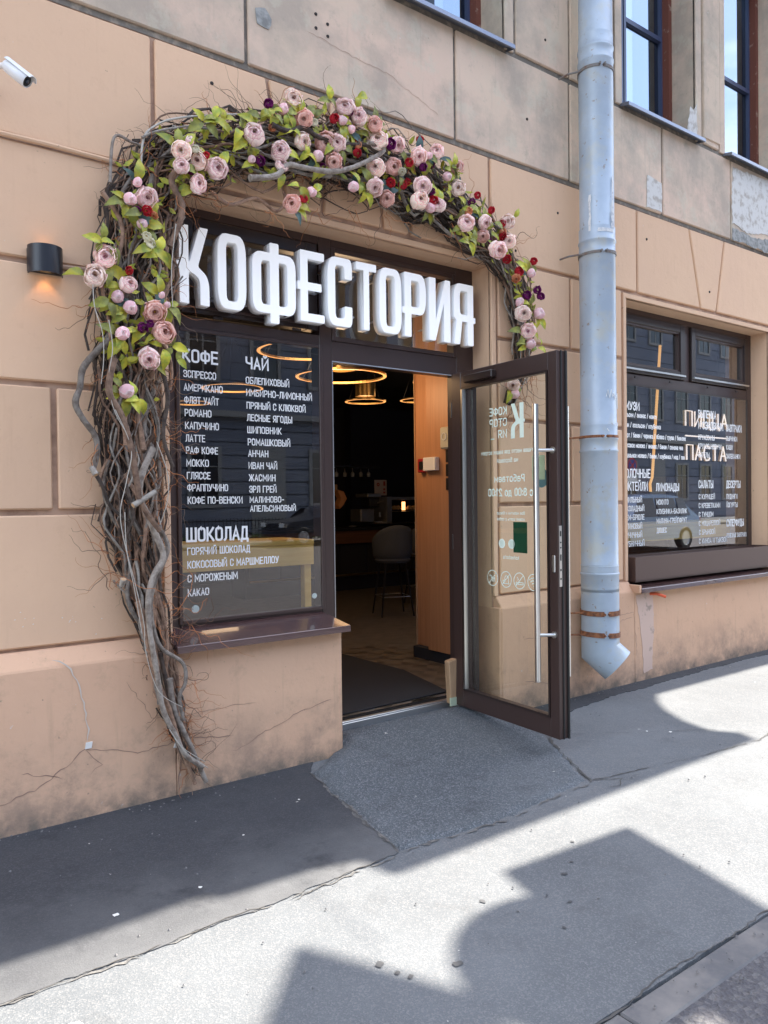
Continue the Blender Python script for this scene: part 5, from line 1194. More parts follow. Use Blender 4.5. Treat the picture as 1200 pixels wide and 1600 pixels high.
# more sprays of small leaves behind the blooms of the arch, too many to pick apart
lb = MB()
for i in range(420):
    s_ = fr_.uniform(3.0, LEN-.6) if fr_.random() < .82 else fr_.uniform(1.95, 3.0); p, w_, d, q = gpos(s_)
    p = p+q*fr_.uniform(-.9, .9)*w_+Vector((0, -.03-min(.25, .35*w_+.05)*fr_.uniform(.75, 1.0), 0)); L_ = fr_.uniform(.04, .075)
    a = fr_.uniform(0, 6.28); dd = Vector((math.cos(a), fr_.uniform(-.6, .1), math.sin(a))).normalized(); sd_ = dd.cross(Vector((fr_.uniform(-.4, .4), -1, fr_.uniform(-.4, .4)))).normalized(); nn = dd.cross(sd_)
    P = [p, p+dd*L_*.35+sd_*L_*.2+nn*L_*.05, p+dd*L_*.35-sd_*L_*.2+nn*L_*.05, p+dd*L_*.7+sd_*L_*.16-nn*L_*.03, p+dd*L_*.7-sd_*L_*.16-nn*L_*.03, p+dd*L_*.4, p+dd*L_*.72-nn*L_*.08, p+dd*L_-nn*L_*.2]
    lb.add(P, [(0, 1, 5), (0, 5, 2), (1, 3, 6, 5), (5, 6, 4, 2), (3, 7, 6), (6, 7, 4)])
tag(lb.build('leaf_spray', LEAFM[0], GA, smooth=True), kind='stuff')

# ------------------------------------------------------------ wall lamp, camera, cables
lp = thing('wall_lamp', 'lit black half round wall lamp throwing warm light up and down the wall', 'wall lamp', (.872, 0, 2.6))
R0 = .076; cx, cy, z0, z1 = .872, -.015, 2.545, 2.672
b = MB(); pr = []
n = 28
def halfring(r): return [(cx+r*math.sin(t), cy-r*math.cos(t)*1.0) for t in [(-math.pi/2)+math.pi*k/n for k in range(n+1)]]
o_, i_ = halfring(R0), halfring(R0-.004)
vs = [(x, y, z) for z in (z0, z1) for P in (o_, i_) for x, y in P]; q = n+1; fs = []
for k in range(n):
    fs += [(k, k+1, 2*q+k+1, 2*q+k), (q+k+1, q+k, 3*q+k, 3*q+k+1), (2*q+k, 2*q+k+1, 3*q+k+1, 3*q+k), (k+1, k, q+k, q+k+1)]
b.add(vs, fs); b.build('lamp_housing', M['lamp'], lp, smooth=False)
b = MB(); b.box(cx-R0, cx+R0, -.016, -.001, z0+.01, z1-.01); b.build('back_plate', M['lamp'], lp, bevel=.002)
b = MB(); b.box(cx-.045, cx+.045, -.065, -.018, z0+.035, z1-.04); b.build('lamp_core', M['black'], lp, bevel=.003)
b = MB(); b.box(cx-.015, cx+.03, -.058, -.03, z0+.030, z0+.0345); b.box(cx-.03, cx+.03, -.058, -.03, z1-.0395, z1-.035); b.build('lamp_led', emit('lamp_led', (1, .55, .22), 1.6), lp)
for s_, zz, en in ((-1, z0+.02, .15), (1, z1-.025, .03)):
    sp = bpy.data.lights.new('lamp_beam', 'SPOT'); sp.energy = en; sp.color = (1, .50, .20); sp.spot_size = R(75); sp.spot_blend = .35; sp.shadow_soft_size = .012
    so_ = bpy.data.objects.new('lamp_beam', sp); COL.objects.link(so_); so_.parent = lp; so_.location = (0, -.045, zz-2.6)
    so_.rotation_euler = (R(8), 0, 0) if s_ < 0 else (R(172), 0, 0)

cm = thing('security_camera', 'small white bullet security camera on the wall at the upper left', 'security camera', (.58, 0, 3.4))
a0, a1 = at(17, 107, -.24), at(40, 125, -.28); ax = (a1-a0).normalized(); bk = a0-ax*.02
b = MB(); b.lathe([(0, -.01), (.020, -.01), (.026, 0), (.029, .06), (.029, .110), (.026, .114), (.026, .106), (.0, .105)], bk, ax, 24); b.build('camera_body', M['camw'], cm, smooth=True)
ln = bk+ax*.1065
b = MB(); b.lathe([(0, 0), (.023, 0), (.023, .002), (0, .002)], ln, ax, 20); b.build('camera_face', M['black'], cm)
b = MB(); b.lathe([(0, .002), (.011, .002), (.009, .008), (0, .010)], ln, ax, 16); b.build('camera_lens', mat('lens_glass', (.02, .03, .05), .05), cm, smooth=True)
b = MB()
u_ = ax.cross(Vector((0, 0, 1))).normalized(); w2 = u_.cross(ax)
vs = []; fs = []
for j, s_ in enumerate((-.01, .128)):
    for k in range(9):
        t = R(-60+15*k); vs.append(bk+ax*s_+(u_*math.sin(t)+w2*math.cos(t))*.031); 
for j, s_ in enumerate((-.01, .128)):
    for k in range(9):
        t = R(-60+15*k); vs.append(bk+ax*s_+(u_*math.sin(t)+w2*math.cos(t))*.0335)
for k in range(8): fs += [(k, k+1, 10+k, 9+k), (18+k, 27+k, 28+k, 19+k), (9+k, 10+k, 28+k, 27+k), (k, 18+k, 19+k, k+1)]
b.add(vs, fs); b.build('sun_hood', M['camw'], cm, smooth=False)
b = MB(); b.tube([bk-ax*.005, bk+Vector((-.03, .05, .01)), (bk.x-.04, -.03, bk.z-.0)], [.012, .012, .014], 10); b.lathe([(0, 0), (.035, 0), (.035, .025), (.03, .03), (0, .03)], (bk.x-.04, 0, bk.z), (0, -1, 0), 20)
b.build('camera_mount', M['camw'], cm, smooth=True)
cb = thing('wall_cable', 'peach painted cable running along the upper joint left of the garland', 'cable', (.2, 0, 3.155))
b = MB(); b.tube([(-.5, -.006, 3.158), (.4, -.009, 3.150), (.9, -.008, 3.157), (1.3, -.008, 3.150)], .013, 8); b.build('cable', M['peach'], cb, smooth=True)
cb = thing('wall_cable', 'short painted cable between the black wall lamp and the garland', 'cable', (.95, 0, 2.605))
b = MB(); b.tube([(.93, -.006, 2.60), (1.05, -.009, 2.604), (1.25, -.006, 2.60)], .012, 8); b.build('cable', M['joint'], cb, smooth=True)

# ------------------------------------------------------------ drainpipe
PX = at(935, 640, -.19).x; PY = -.19
dp = thing('drainpipe', 'wide grey blue metal drainpipe with rusty straps between the door and the right window', 'drainpipe', (PX, PY, .15))
def circ(c, r, n, ax=Vector((0, 0, 1))): pass
def pipe_seg(z0, z1, r, name='pipe_section'):
    b = MB()
    pf = [(r+.004, z0), (r, z0+.006), (r, z1-.20), (r+.006, z1-.192), (r+.006, z1-.184), (r, z1-.176), (r, z1-.11), (r+.006, z1-.102), (r+.006, z1-.094), (r, z1-.086), (r, z1)]
    b.lathe(pf, (PX, PY, 0), (0, 0, 1), 48); return b.build(name, M['pipe'], dp, smooth=True)
pipe_seg(3.40-.06, 4.86, .124); pipe_seg(1.95, 3.46, .130); pipe_seg(.99, 2.02, .134); pipe_seg(4.78, 8.38, .121)
b = MB(); b.lathe([(.137, .80), (.137, .92), (.141, .925), (.141, .935), (.136, .94), (.135, 1.0)], (PX, PY, 0), (0, 0, 1), 48)
# spout: straight piece cut at a slant, then a short leg kicking forward and right
r = .137; n = 48; c0 = Vector((PX, PY, .82)); down = Vector((0, 0, -1)); out = Vector((.42, -.60, -.66)).normalized()
cm_ = Vector((PX, PY, .36)); nm = (down+out).normalized()
def ringp(c, d, mode):
    P = []
    for k in range(n):
        t = 2*math.pi*k/n; base = Vector((PX+r*math.cos(t), PY+r*math.sin(t), 0))
        if mode == 'top': P.append(Vector((base.x, base.y, .82)))
        else:
            o = Vector((base.x, base.y, 0)); tt = (cm_-o).dot(nm)/down.dot(nm); P.append(o+down*tt)
    return P
A = ringp(None, None, 'top'); Bq = ringp(None, None, 'm')
Cq = []
endp = cm_+out*.16
for p_ in Bq:
    tt = (endp-p_).dot(out)/1; Cq.append(p_+out*max(.03, tt))
m_ = len(b.v); b.v += [tuple(v) for v in A+Bq+Cq]; b.f += [(m_+j*n+k, m_+j*n+(k+1) % n, m_+(j+1)*n+(k+1) % n, m_+(j+1)*n+k) for j in range(2) for k in range(n)]
b.build('spout', M['pipe'], dp, smooth=True)
def strap(z, r_, m, wd=.028, gap=True, tilt=0, pins=True):
    b = MB(); q = Matrix.Translation((PX, PY, z)) @ Matrix.Rotation(tilt, 4, 'Y'); n = 40; vs = []; fs = []
    t0 = R(-123); g_ = R(7) if gap else 0
    for k in range(n+1):
        t = t0+g_+(2*math.pi-2*g_)*k/n
        for rr2, zz in ((r_+.001, -wd/2), (r_+.006, -wd/2), (r_+.006, wd/2), (r_+.001, wd/2)): vs.append(q @ Vector((rr2*math.cos(t), rr2*math.sin(t), zz)))
    for k in range(n):
        for j in range(4): fs.append((k*4+j, k*4+(j+1) % 4, k*4+4+(j+1) % 4, k*4+4+j))
    b.add(vs, fs)
    if gap:
        for s_ in (-1, 1):
            t = t0+s_*g_; p_ = Vector((math.cos(t), math.sin(t), 0))
            b.tube([q @ (p_*r_), q @ (p_*(r_+.03))], .009, 5)
    if pins: b.tube([(PX-r_-.06, .01, z-.01), (PX-r_-.05, -.08, z-.005), (PX-r_+.01, PY+.02, z)], .007, 6)
    return b.build('strap', M[m], dp)
strap(4.60, .125, 'rust_dk', .022, tilt=.04); strap(3.27, .131, 'rust_dk', .02, tilt=-.03); strap(1.935, .135, 'rust', .02)
strap(.645, .138, 'rust', .036, tilt=.0); strap(.485, .138, 'rust', .036, tilt=.05)
# paper scraps and stickers on the pipe
def wrap(name, t0, t1, z0, z1, r_, m, seed=0, amp=.006):
    vs = []; n = 10; rn_ = random.Random(seed); fs = []
    for j, z in enumerate([z0+(z1-z0)*k/8 for k in range(9)]):
        a = t0+rn_.uniform(-amp, amp)/r_; c = t1+rn_.uniform(-amp, amp)/r_
        for k in range(n+1):
            t = a+(c-a)*k/n; vs.append((PX+r_*math.cos(t), PY+r_*math.sin(t), z))
    for j in range(8):
        for k in range(n): fs.append((j*(n+1)+k, j*(n+1)+k+1, (j+1)*(n+1)+k+1, (j+1)*(n+1)+k))
    return mk(name, vs, fs, m, dp, True)
scr = mat('paper_scrap', (.66, .66, .65), .9, var=(30, (.45, .47, .5), .5, .6))
wrap('paper_scrap', R(-88), R(-80), 3.47, 3.82, .1325, scr, 2); wrap('paper_scrap', R(-140), R(-82), 3.41, 3.435, .1325, scr, 3, .004)
wrap('paper_scrap', R(-168), R(-160), 3.42, 3.68, .1325, scr, 4, .004); wrap('paper_scrap', R(-92), R(-78), 3.44, 3.56, .1326, scr, 9)
wrap('sticker', R(-58), R(-44), 2.50, 2.60, .1312, M['white'], 5, .004); wrap('sticker', R(-60), R(-48), 2.28, 2.36, .1312, M['white'], 6, .003); wrap('sticker', R(-58), R(-50), 2.40, 2.50, .1312, scr, 7, .004)
# scrawl on the pipe
def pstroke(P, r_, wd=.006):
    b = MB()
    for l in P: b.tube([(PX+r_*math.cos(R(t)), PY+r_*math.sin(R(t)), z) for t, z in l], wd/2, 4)
    b.build('scrawl', M['white'], dp)
pstroke([[(-118, 2.22), (-112, 2.27), (-106, 2.21), (-100, 2.27), (-94, 2.22), (-88, 2.25), (-80, 2.20), (-72, 2.235)], [(-66, 2.25), (-62, 2.17), (-56, 2.14)], [(-60, 2.02), (-54, 2.00), (-50, 2.04)], [(-116, 1.99), (-110, 1.97)]], .1345)

# ------------------------------------------------------------ interior of the cafe
FZ = .107
fl = mk('interior_floor', [(.6, .30, FZ-.004), (13, .30, FZ-.004), (13, 8.6, FZ-.004), (.6, 8.6, FZ-.004)], [(0, 1, 2, 3)], M['floor'], B)
rn = random.Random(3); pm = {}
cnt = 0
# herringbone planks near the door
for i in range(-2, 16):
    for j in range(-3, 12):
        for kk in (0, 1):
            L_, w_ = .56, .112
            u = i*w_*2*.5+j*w_; 
            cxp = 2.4+(i*w_*1.414)+ (L_/2/1.414 if kk else 0); cyp = .36+j*w_*1.414*1.0+(0 if kk else .0)
            if kk: cxp += .0
            if not (2.5 < cxp < 4.4 and .3 < cyp < 2.2) or cnt > 190: continue
            a = R(45 if kk else -45)
            mm = Matrix.Translation((cxp, cyp, FZ+.0006*((i+j*3+kk) % 3))) @ Matrix.Rotation(a, 4, 'Z')
            if 'pl' not in pm:
                me = bpy.data.meshes.new('floor_plank'); h_ = .002
                me.from_pydata([(-.17, -.052, 0), (.17, -.052, 0), (.17, .052, 0), (-.17, .052, 0)], [], [(0, 1, 2, 3)]); me.materials.append(wood('herringbone', (.10, .08, .06), (.17, .14, .105), (5, 5, 5), .45)); pm['pl'] = me
            if (i+j) % 2 == kk: link('floor_plank', pm['pl'], B, mm); cnt += 1
wallpart('interior_wall', [(.55, .6, .40, 8.6, 0, 3.4), (13, 13.05, .40, 8.6, 0, 3.4), (.55, 13, 8.6, 8.7, 0, 3.4)], M['dark'])
wallpart('interior_ceiling', [(.55, 13, .30, 8.6, 3.30, 3.4)], M['dark'])
wallpart('bar_wall', [(8.2, 12.9, 8.3, 8.5, FZ, 3.3)], M['dark2'])
mtt = thing('door_mat', 'large dark grey doormat lying just inside the open entrance', 'doormat', (3.2, 1, FZ))
b = MB(); vs = [(2.62, .31, FZ+.003), (3.62, .34, FZ+.003), (3.80, 1.08, FZ+.003), (3.78, 1.95, FZ+.003), (2.66, 1.95, FZ+.003)]
n = 5; vs = vs+[(x, y, FZ+.013) for x, y, z in vs]; b.add(vs, [(4, 3, 2, 1, 0), (5, 6, 7, 8, 9)]+[(k, (k+1) % n, (k+1) % n+n, k+n) for k in range(n)]); b.build('mat_pile', M['mat'], mtt, bevel=.004)
# oak clad pier beside the door
pr = thing('wood_pier', 'oak panelled pier just inside the entrance behind the door', 'pillar', (4.4, 1, FZ))
for y0, y1, xx in ((.47, .92, 4.20), (.924, 1.25, 4.20), (1.254, 1.50, 4.285)):
    b = MB(); b.box(xx, 4.6, y0, y1, FZ+.10, 3.3); b.build('oak_panel', M['woodp'], pr, bevel=.003)
b = MB(); b.box(4.22, 4.6, .47, 1.48, FZ, FZ+.10); b.build('skirting', M['dark'], pr)
b = MB(); b.box(4.275, 4.285, 1.495, 1.505, FZ+.1, 3.3); b.build('corner_bead', M['wedge'], pr)
cbx = thing('call_point', 'small red fire call point on the oak pier left of the white box', 'call point', (4.25, 1.38, 1.79))
b = MB(); b.box(4.24, 4.284, 1.30, 1.42, 1.73, 1.85); b.build('call_box', mat('red_plastic', (.30, .012, .02), .4), cbx, bevel=.006)
b = MB(); b.box(4.236, 4.24, 1.325, 1.395, 1.755, 1.825); b.build('call_button', M['black'], cbx)
wb = thing('alarm_panel', 'white plastic alarm box on the oak pier', 'alarm box', (4.2, 1.17, 1.79))
b = MB(); b.box(4.155, 4.199, 1.075, 1.245, 1.735, 1.85); b.build('panel_box', M['camw'], wb, bevel=.006)
b = MB(); b.box(4.150, 4.156, 1.08, 1.10, 1.74, 1.845); b.build('panel_lid', M['white'], wb)
ic = thing('intercom', 'cream intercom handset on the oak pier above three black frames', 'intercom', (4.2, .95, 2.0))
b = MB(); b.box(4.16, 4.199, .86, 1.03, 1.91, 2.09); b.build('intercom_body', mat('cream_plastic', (.50, .48, .38), .5), ic, bevel=.012)
b = MB(); b.lathe([(.026, 0), (.032, 0), (.032, .004), (.026, .004)], (4.158, .97, 2.01), (-1, 0, 0), 20); b.build('speaker_ring', M['camw'], ic)
for k, z in enumerate((1.80, 1.685, 1.57)):
    p_ = thing('switch_frame', ('topmost', 'middle', 'lowest')[k]+' of three square black plates under the cream intercom', 'switch plate', (4.2, .92, z), 'black plates on the oak pier')
    b = MB(); b.box(4.188, 4.199, .83, .99, z, z+.10); b.build('plate', M['black'], p_, bevel=.004)
    b = MB(); b.box(4.184, 4.188, .87, .95, z+.02, z+.08); b.build('rocker', M['lamp'], p_)
# window bars inside both windows
def winbar(x0, x1, label, legs):
    t = thing('window_bar', label, 'bar table', ((x0+x1)/2, .6, 1.1))
    b = MB(); b.box(x0, x1, .42, .85, 1.215, 1.245); b.build('table_top', M['woodc'], t, bevel=.003)
    b = MB(); b.box(x0+.005, x1-.005, .423, .445, 1.085, 1.214); b.build('apron', M['woodc'], t, bevel=.002)
    for x in legs:
        b = MB(); b.box(x, x+.05, .45, .50, FZ, 1.214); b.build('leg', M['woodc'], t, bevel=.003)
winbar(.9, 2.57, 'wooden bar table standing behind the coffee menu window', (.95, 2.51))
winbar(5.5, 8.1, 'wooden bar table standing behind the right shop window', (5.55, 7.95))
wn_ = thing('wall_cabinet', 'dark walnut cabinet inside behind the right shop window', 'cabinet', (9.3, 1.6, FZ))
b = MB(); b.box(8.4, 10.8, 1.7, 2.3, FZ, 1.75); b.build('cabinet_body', M['woodd'], wn_, bevel=.006)
for x in (8.42, 9.22, 10.02):
    b = MB(); b.box(x, x+.76, 1.685, 1.70, FZ+.1, 1.72); b.build('cabinet_door', M['woodd'], wn_, bevel=.004)
# ring lamps
def ring_lamp(px, py, hw, r_, label, drum=False, near=False):
    d = (at(px, py, 10)-CP); dep = (d).dot(fw); dist = r_*F/hw; c = CP+d*(dist/dep)
    t = thing('ring_lamp', label, 'pendant lamp', c, 'glowing ring lamps under the cafe ceiling')
    b = MB(); n = 56; vs = []; fs = []
    for k in range(n):
        a = 2*math.pi*k/n
        for rr2, zz in ((r_, 0), (r_-.026, 0), (r_-.026, .014), (r_, .014)): vs.append((c.x+rr2*math.cos(a), c.y+rr2*math.sin(a), c.z+zz))
    for k in range(n):
        k2 = (k+1) % n; fs.append((k*4, k2*4, k2*4+1, k*4+1))
    b.add(vs, fs); b.build('glow_strip', M['ring'], t)
    b = MB(); fs2 = []
    for k in range(n):
        k2 = (k+1) % n
        for j in (1, 2, 3): fs2.append((k*4+j, k2*4+j, k2*4+(j+1) % 4, k*4+(j+1) % 4))
    b.add([(v[0], v[1], v[2]+.0005) for v in vs], fs2); b.build('ring_body', M['brass'], t)
    b = MB()
    for k in range(3):
        a = 2.1*k; b.tube([(c.x+(r_-.02)*math.cos(a), c.y+(r_-.02)*math.sin(a), c.z+.02), (c.x+.02*math.cos(a), c.y+.02*math.sin(a), min(3.3, c.z+.55))], .002, 4)
    b.build('hanger_wire', M['black'], t)
    lt = bpy.data.lights.new('ring_light', 'POINT'); lt.energy = 50*r_*r_ if near else 20*r_*r_; lt.color = (1, .62, .32); lt.shadow_soft_size = .2
    lo = bpy.data.objects.new('ring_light', lt); COL.objects.link(lo); lo.parent = t; lo.location = (0, 0, -.05)
    if drum:
        b = MB(); b.lathe([(0, .06), (.12, .06), (.12, .24), (0, .24)], c, (0, 0, 1), 20); b.build('drum', M['brass'], t, smooth=True)
ring_lamp(533, 589, 71, .38, 'large glowing ring lamp crossing the top left of the doorway', True, True)
ring_lamp(571, 628, 32, .24, 'small glowing ring lamp in the middle of the doorway', True)
ring_lamp(655, 626, 30, .24, 'glowing ring lamp half hidden by the oak pier, lower one')
ring_lamp(690, 597, 45, .30, 'glowing ring lamp peeping past the oak pier, upper one')
ring_lamp(482, 549, 80, .38, 'glowing ring lamp behind the word ЧАЙ on the menu window')
ring_lamp(363, 607, 48, .32, 'glowing ring lamp behind the middle of the menu window')
ring_lamp(298, 630, 30, .25, 'glowing ring lamp behind the left edge of the menu window')
# bar, machines, stools
bar = thing('bar_counter', 'dark bar counter with a wooden front at the back of the cafe', 'bar counter', (7, 6.2, FZ))
b = MB(); b.box(4.8, 10.2, 6.0, 6.7, 1.04, 1.085); b.build('counter_top', M['black'], bar, bevel=.004)
b = MB(); b.box(4.85, 10.15, 6.05, 6.65, .84, 1.04); b.build('counter_fascia', M['woodd'], bar)
b = MB(); b.box(4.9, 10.1, 6.15, 6.6, FZ, .84); b.build('counter_base', M['dark2'], bar)
for k in range(10):
    b = MB(); b.box(4.95+k*.52, 5.42+k*.52, 6.135, 6.15, FZ+.2, .82); b.build('front_panel', M['dark'], bar)
b = MB(); b.tube([(4.9, 6.02, .36), (10.1, 6.02, .36)], .018, 8); b.build('foot_rail', M['brass'], bar)
def bxat(b, px0, px1, py0, py1, Y, dp_):
    a = at(px0, py1, Y); c = at(px1, py0, Y); b.box(a.x, c.x, Y, Y+dp_, a.z, c.z)
met = mat('machine_steel', (.35, .35, .34), .35, metal=.8)
cmch = thing('coffee_machine', 'steel espresso machine on the bar counter', 'coffee machine', at(575, 815, 6.2))
b = MB(); bxat(b, 564, 585, 795, 816, 6.15, .3); b.build('machine_body', met, cmch, bevel=.01)
b = MB(); bxat(b, 575, 596, 771, 777, 6.12, .35); b.build('machine_head', met, cmch, bevel=.01)
b = MB(); bxat(b, 578, 600, 778, 792, 6.2, .25); b.build('brew_group', M['black'], cmch, bevel=.01)
b = MB(); bxat(b, 585, 602, 814, 818, 6.12, .3); b.build('drip_tray', met, cmch)
b = MB(); b.tube([at(590, 786, 6.1), at(600, 783, 6.0)], .012, 8); bxat(b, 592, 595, 800, 808, 6.1, .02); b.build('portafilter', met, cmch)
mc = thing('menu_card', 'pale printed card with a red round mark standing on the bar', 'menu card', at(595, 775, 6.4))
b = MB(); bxat(b, 586, 604, 750, 774, 6.45, .02); b.build('card_sheet', mat('card', (.42, .36, .34), .7), mc)
b = MB(); c = at(591, 757, 6.44); b.lathe([(.012, 0), (.03, 0)], c, (0, -1, 0), 16); bxat(b, 599, 602, 752, 759, 6.444, .002); bxat(b, 599, 602, 763, 766, 6.444, .002); bxat(b, 599, 602, 768, 771, 6.444, .002); b.build('card_print', mat('card_red', (.30, .05, .04), .7), mc)
ds = thing('display_case', 'steel and glass pastry display case on the bar by the oak pier', 'display case', at(630, 815, 6.2))
b = MB(); bxat(b, 605, 612, 776, 818, 6.0, .5); bxat(b, 612, 668, 776, 781, 6.0, .5); bxat(b, 612, 668, 798, 799.5, 6.0, .5); bxat(b, 612, 668, 816, 818, 6.0, .5); b.build('case_frame', met, ds, bevel=.003)
b = MB(); a = at(612, 816, 6.01); c = at(668, 781, 6.01); b.box(a.x, c.x, 6.005, 6.01, a.z, c.z); b.build('pane', M['glass_d'], ds)
b = MB(); bxat(b, 629, 633, 784, 797, 6.2, .02); b.build('case_light', emit('case_light', (1, .45, .15), 1.0), ds)
for k, px in enumerate((616, 622, 640, 647)):
    b = MB(); c = at(px, 796, 6.15); b.lathe([(0, 0), (.05, 0), (.055, .03), (.03, .06), (0, .065)], c, (0, 0, 1), 12); b.build('pastry', M['wedge'], ds, smooth=True)
cl = thing('copper_lamp', 'curved copper shade glowing on the bar at the doorway left edge', 'table lamp', at(532, 795, 6))
b = MB(); P0 = [(527, 765), (537, 768), (542, 779), (536, 790), (531, 795), (529, 788), (533, 779), (529, 770)]
pts = [at(x, y, 6.1) for x, y in P0]; n = len(pts); vs = pts+[p_+Vector((0, .12, 0)) for p_ in pts]
b.add(vs, [tuple(range(n)), tuple(range(2*n-1, n-1, -1))]+[(k, (k+1) % n, (k+1) % n+n, k+n) for k in range(n)]); b.build('copper_shade', mat('copper', (.60, .27, .10), .45, metal=.0), cl)
b = MB(); bxat(b, 525, 527, 757, 766, 6.1, .03); b.build('lamp_stem', M['wedge'], cl)
gl = mat('glassware', (.22, .23, .24), .1)
for k, px in enumerate((526, 539, 551, 564, 576)):
    t = thing('hanging_glass', ('first', 'second', 'third', 'fourth', 'fifth')[k]+' glass from the left in the row hanging over the bar', 'glass', at(px, 745, 6.5), 'glasses hanging over the bar')
    c = at(px, 745, 6.5)
    b = MB(); b.lathe([(.028, 0), (.034, .05), (.02, .075), (.004, .085), (.004, .14), (.03, .145)], c, (0, 0, 1), 12); b.build('glass_bowl', gl, t, smooth=True)
rk = thing('glass_rack', 'dark rack rail that the glasses hang from over the bar', 'rack', at(550, 733, 6.5))
b = MB(); a = at(515, 732, 6.5); c = at(590, 732, 6.5); b.box(a.x, c.x, 6.4, 6.6, a.z+.02, a.z+.05); b.build('rack_rail', M['black'], rk)
st_ = thing('saucer', 'white saucer lying on the bar beside the coffee machine', 'saucer', at(550, 805, 6.2))
b = MB(); c = at(551, 816, 6.25); b.lathe([(0, 0), (.05, 0), (.07, .012)], (c.x, 6.25, 1.087), (0, 0, 1), 18); b.build('saucer_dish', M['camw'], st_, smooth=True)
def stool(x, y, a, label):
    t = thing('bar_stool', label, 'bar stool', (x, y, FZ), 'bar stools at the counter'); Mx = Matrix.Translation((x, y, 0)) @ Matrix.Rotation(a, 4, 'Z')
    vs = []; fs = []; nu, nv = 16, 10
    # shell: seat pan curving up into a wrapped back (back towards local -y)
    for j in range(nv+1):
        v = j/nv
        for i in range(nu+1):
            u = i/nu*2-1; ang = u*R(115)
            rr2 = .235*(.25+.75*min(1, v*2.2)); bh = max(0, v-.35)/.65
            zt = .78+bh*.42*(.32+.68*max(0, math.cos(ang*.72)))-.03*(1-min(1, v*2.5))
            vs.append(Mx @ Vector((rr2*math.sin(ang)*(1+.06*bh), -rr2*math.cos(ang)*(1+.10*bh), zt)))
    for j in range(nv):
        for i in range(nu): k = j*(nu+1)+i; fs.append((k, k+1, k+nu+2, k+nu+1))
    o = mk('seat_shell', vs, fs, M['chair'], t, True); md = o.modifiers.new('thick', 'SOLIDIFY'); md.thickness = .03
    b = MB(); b.lathe([(0, .74), (.20, .745), (.225, .775), (.20, .80), (0, .805)], (x, y, 0), (0, 0, 1), 24); b.build('seat_cushion', M['chair'], t, smooth=True)
    for sx in (-1, 1):
        for sy in (-1, 1):
            b = MB(); b.tube([Mx @ Vector((sx*.12, sy*.12, .76)), Mx @ Vector((sx*.20, sy*.20, FZ))], [.016, .010], 8); b.build('leg', M['black'], t, smooth=True)
    b = MB(); q = .175; P_ = [Mx @ Vector((sx*q, sy*q, .34)) for sx, sy in ((-1, -1), (1, -1), (1, 1), (-1, 1), (-1, -1))]; b.tube(P_, .006, 6); b.build('foot_ring', M['steel'], t)
stool(5.62, 3.62, R(-20), 'grey upholstered bar stool seen from behind in the doorway')
stool(6.55, 4.15, R(-10), 'dark bar stool further back, partly behind the oak pier')
# track spots on the ceiling
for k, px in enumerate((563, 593, 620)):
    c = at(px, 603, 6.0); t = thing('spot_lamp', ('left', 'middle', 'right')[k]+' black track spot, unlit, on the dark ceiling above the bar', 'spotlight', c, 'unlit track spots')
    b = MB(); b.tube([c+Vector((0, 0, .2)), c+Vector((0, 0, .05)), c+Vector((-.03, -.05, -.08))], [.02, .03, .04], 10); b.build('spot_head', M['lamp'], t, smooth=True)

# neon words and the gold tube behind the right window
ne = thing('neon_sign', 'glowing warm white neon words ПИЦЦА over ПАСТА with a line between', 'neon sign', (7.05, .38, 2.1))
YN = .36
def nl(word, x0, x1, z0, z1):
    n = len(word); pit = (x1-x0)/n; w_ = pit*.70; h_ = z1-z0
    SHP = {'П': [[(0, 0), (0, 1), (1, 1), (1, 0)]], 'И': [[(0, 1), (0, 0), (1, 1), (1, 0)]], 'Ц': [[(0, 1), (0, 0), (1.08, 0), (1.08, -.18)], [(.9, 0), (.9, 1)]], 'А': [[(0, 0), (.5, 1), (1, 0)], [(.2, .35), (.8, .35)]],
           'С': [[(1, .8), (.8, .97), (.4, 1), (.1, .8), (0, .5), (.1, .2), (.4, 0), (.8, .03), (1, .2)]], 'Т': [[(0, 1), (1, 1)], [(.5, 1), (.5, 0)]]}
    for k, ch in enumerate(word):
        b = MB(); g_ = MB()
        for P in SHP[ch]:
            b.tube([(x0+k*pit+x*w_, YN, z0+z*h_) for x, z in P], .0075, 6); g_.tube([(x0+k*pit+x*w_, YN+.022, z0+z*h_) for x, z in P], .008, 6)
        L_ = b.build('neon_letter', M['neon'], ne); g_.build('letter_back', M['brass'], L_)
nl('ПИЦЦА', 6.675, 7.46, 2.17, 2.315); nl('ПАСТА', 6.69, 7.43, 1.845, 1.99)
b = MB(); b.tube([(6.67, YN, 2.075), (7.42, YN, 2.075)], .007, 6); b.build('neon_line', M['neon'], ne)
b = MB()
for x in (6.8, 7.3): b.tube([(x, YN+.03, 2.315), (x, YN+.03, 3.28)], .0015, 4)
b.build('hanging_wire', M['black'], ne)
gt = thing('tube_lamp', 'tall thin golden tube lamp hanging inside the right window', 'pendant lamp', (7.0, .9, 1.6))
b = MB(); b.tube([(7.085, .9, 3.07), (6.93, .9, 1.70), (6.89, .9, 1.63), (6.90, .9, 1.55)], .014, 10); b.build('glow_tube', M['gold'], gt, smooth=True)
b = MB(); b.tube([(7.085, .9, 3.07), (7.085, .9, 3.3)], .004, 6); b.build('lamp_cord', M['black'], gt)

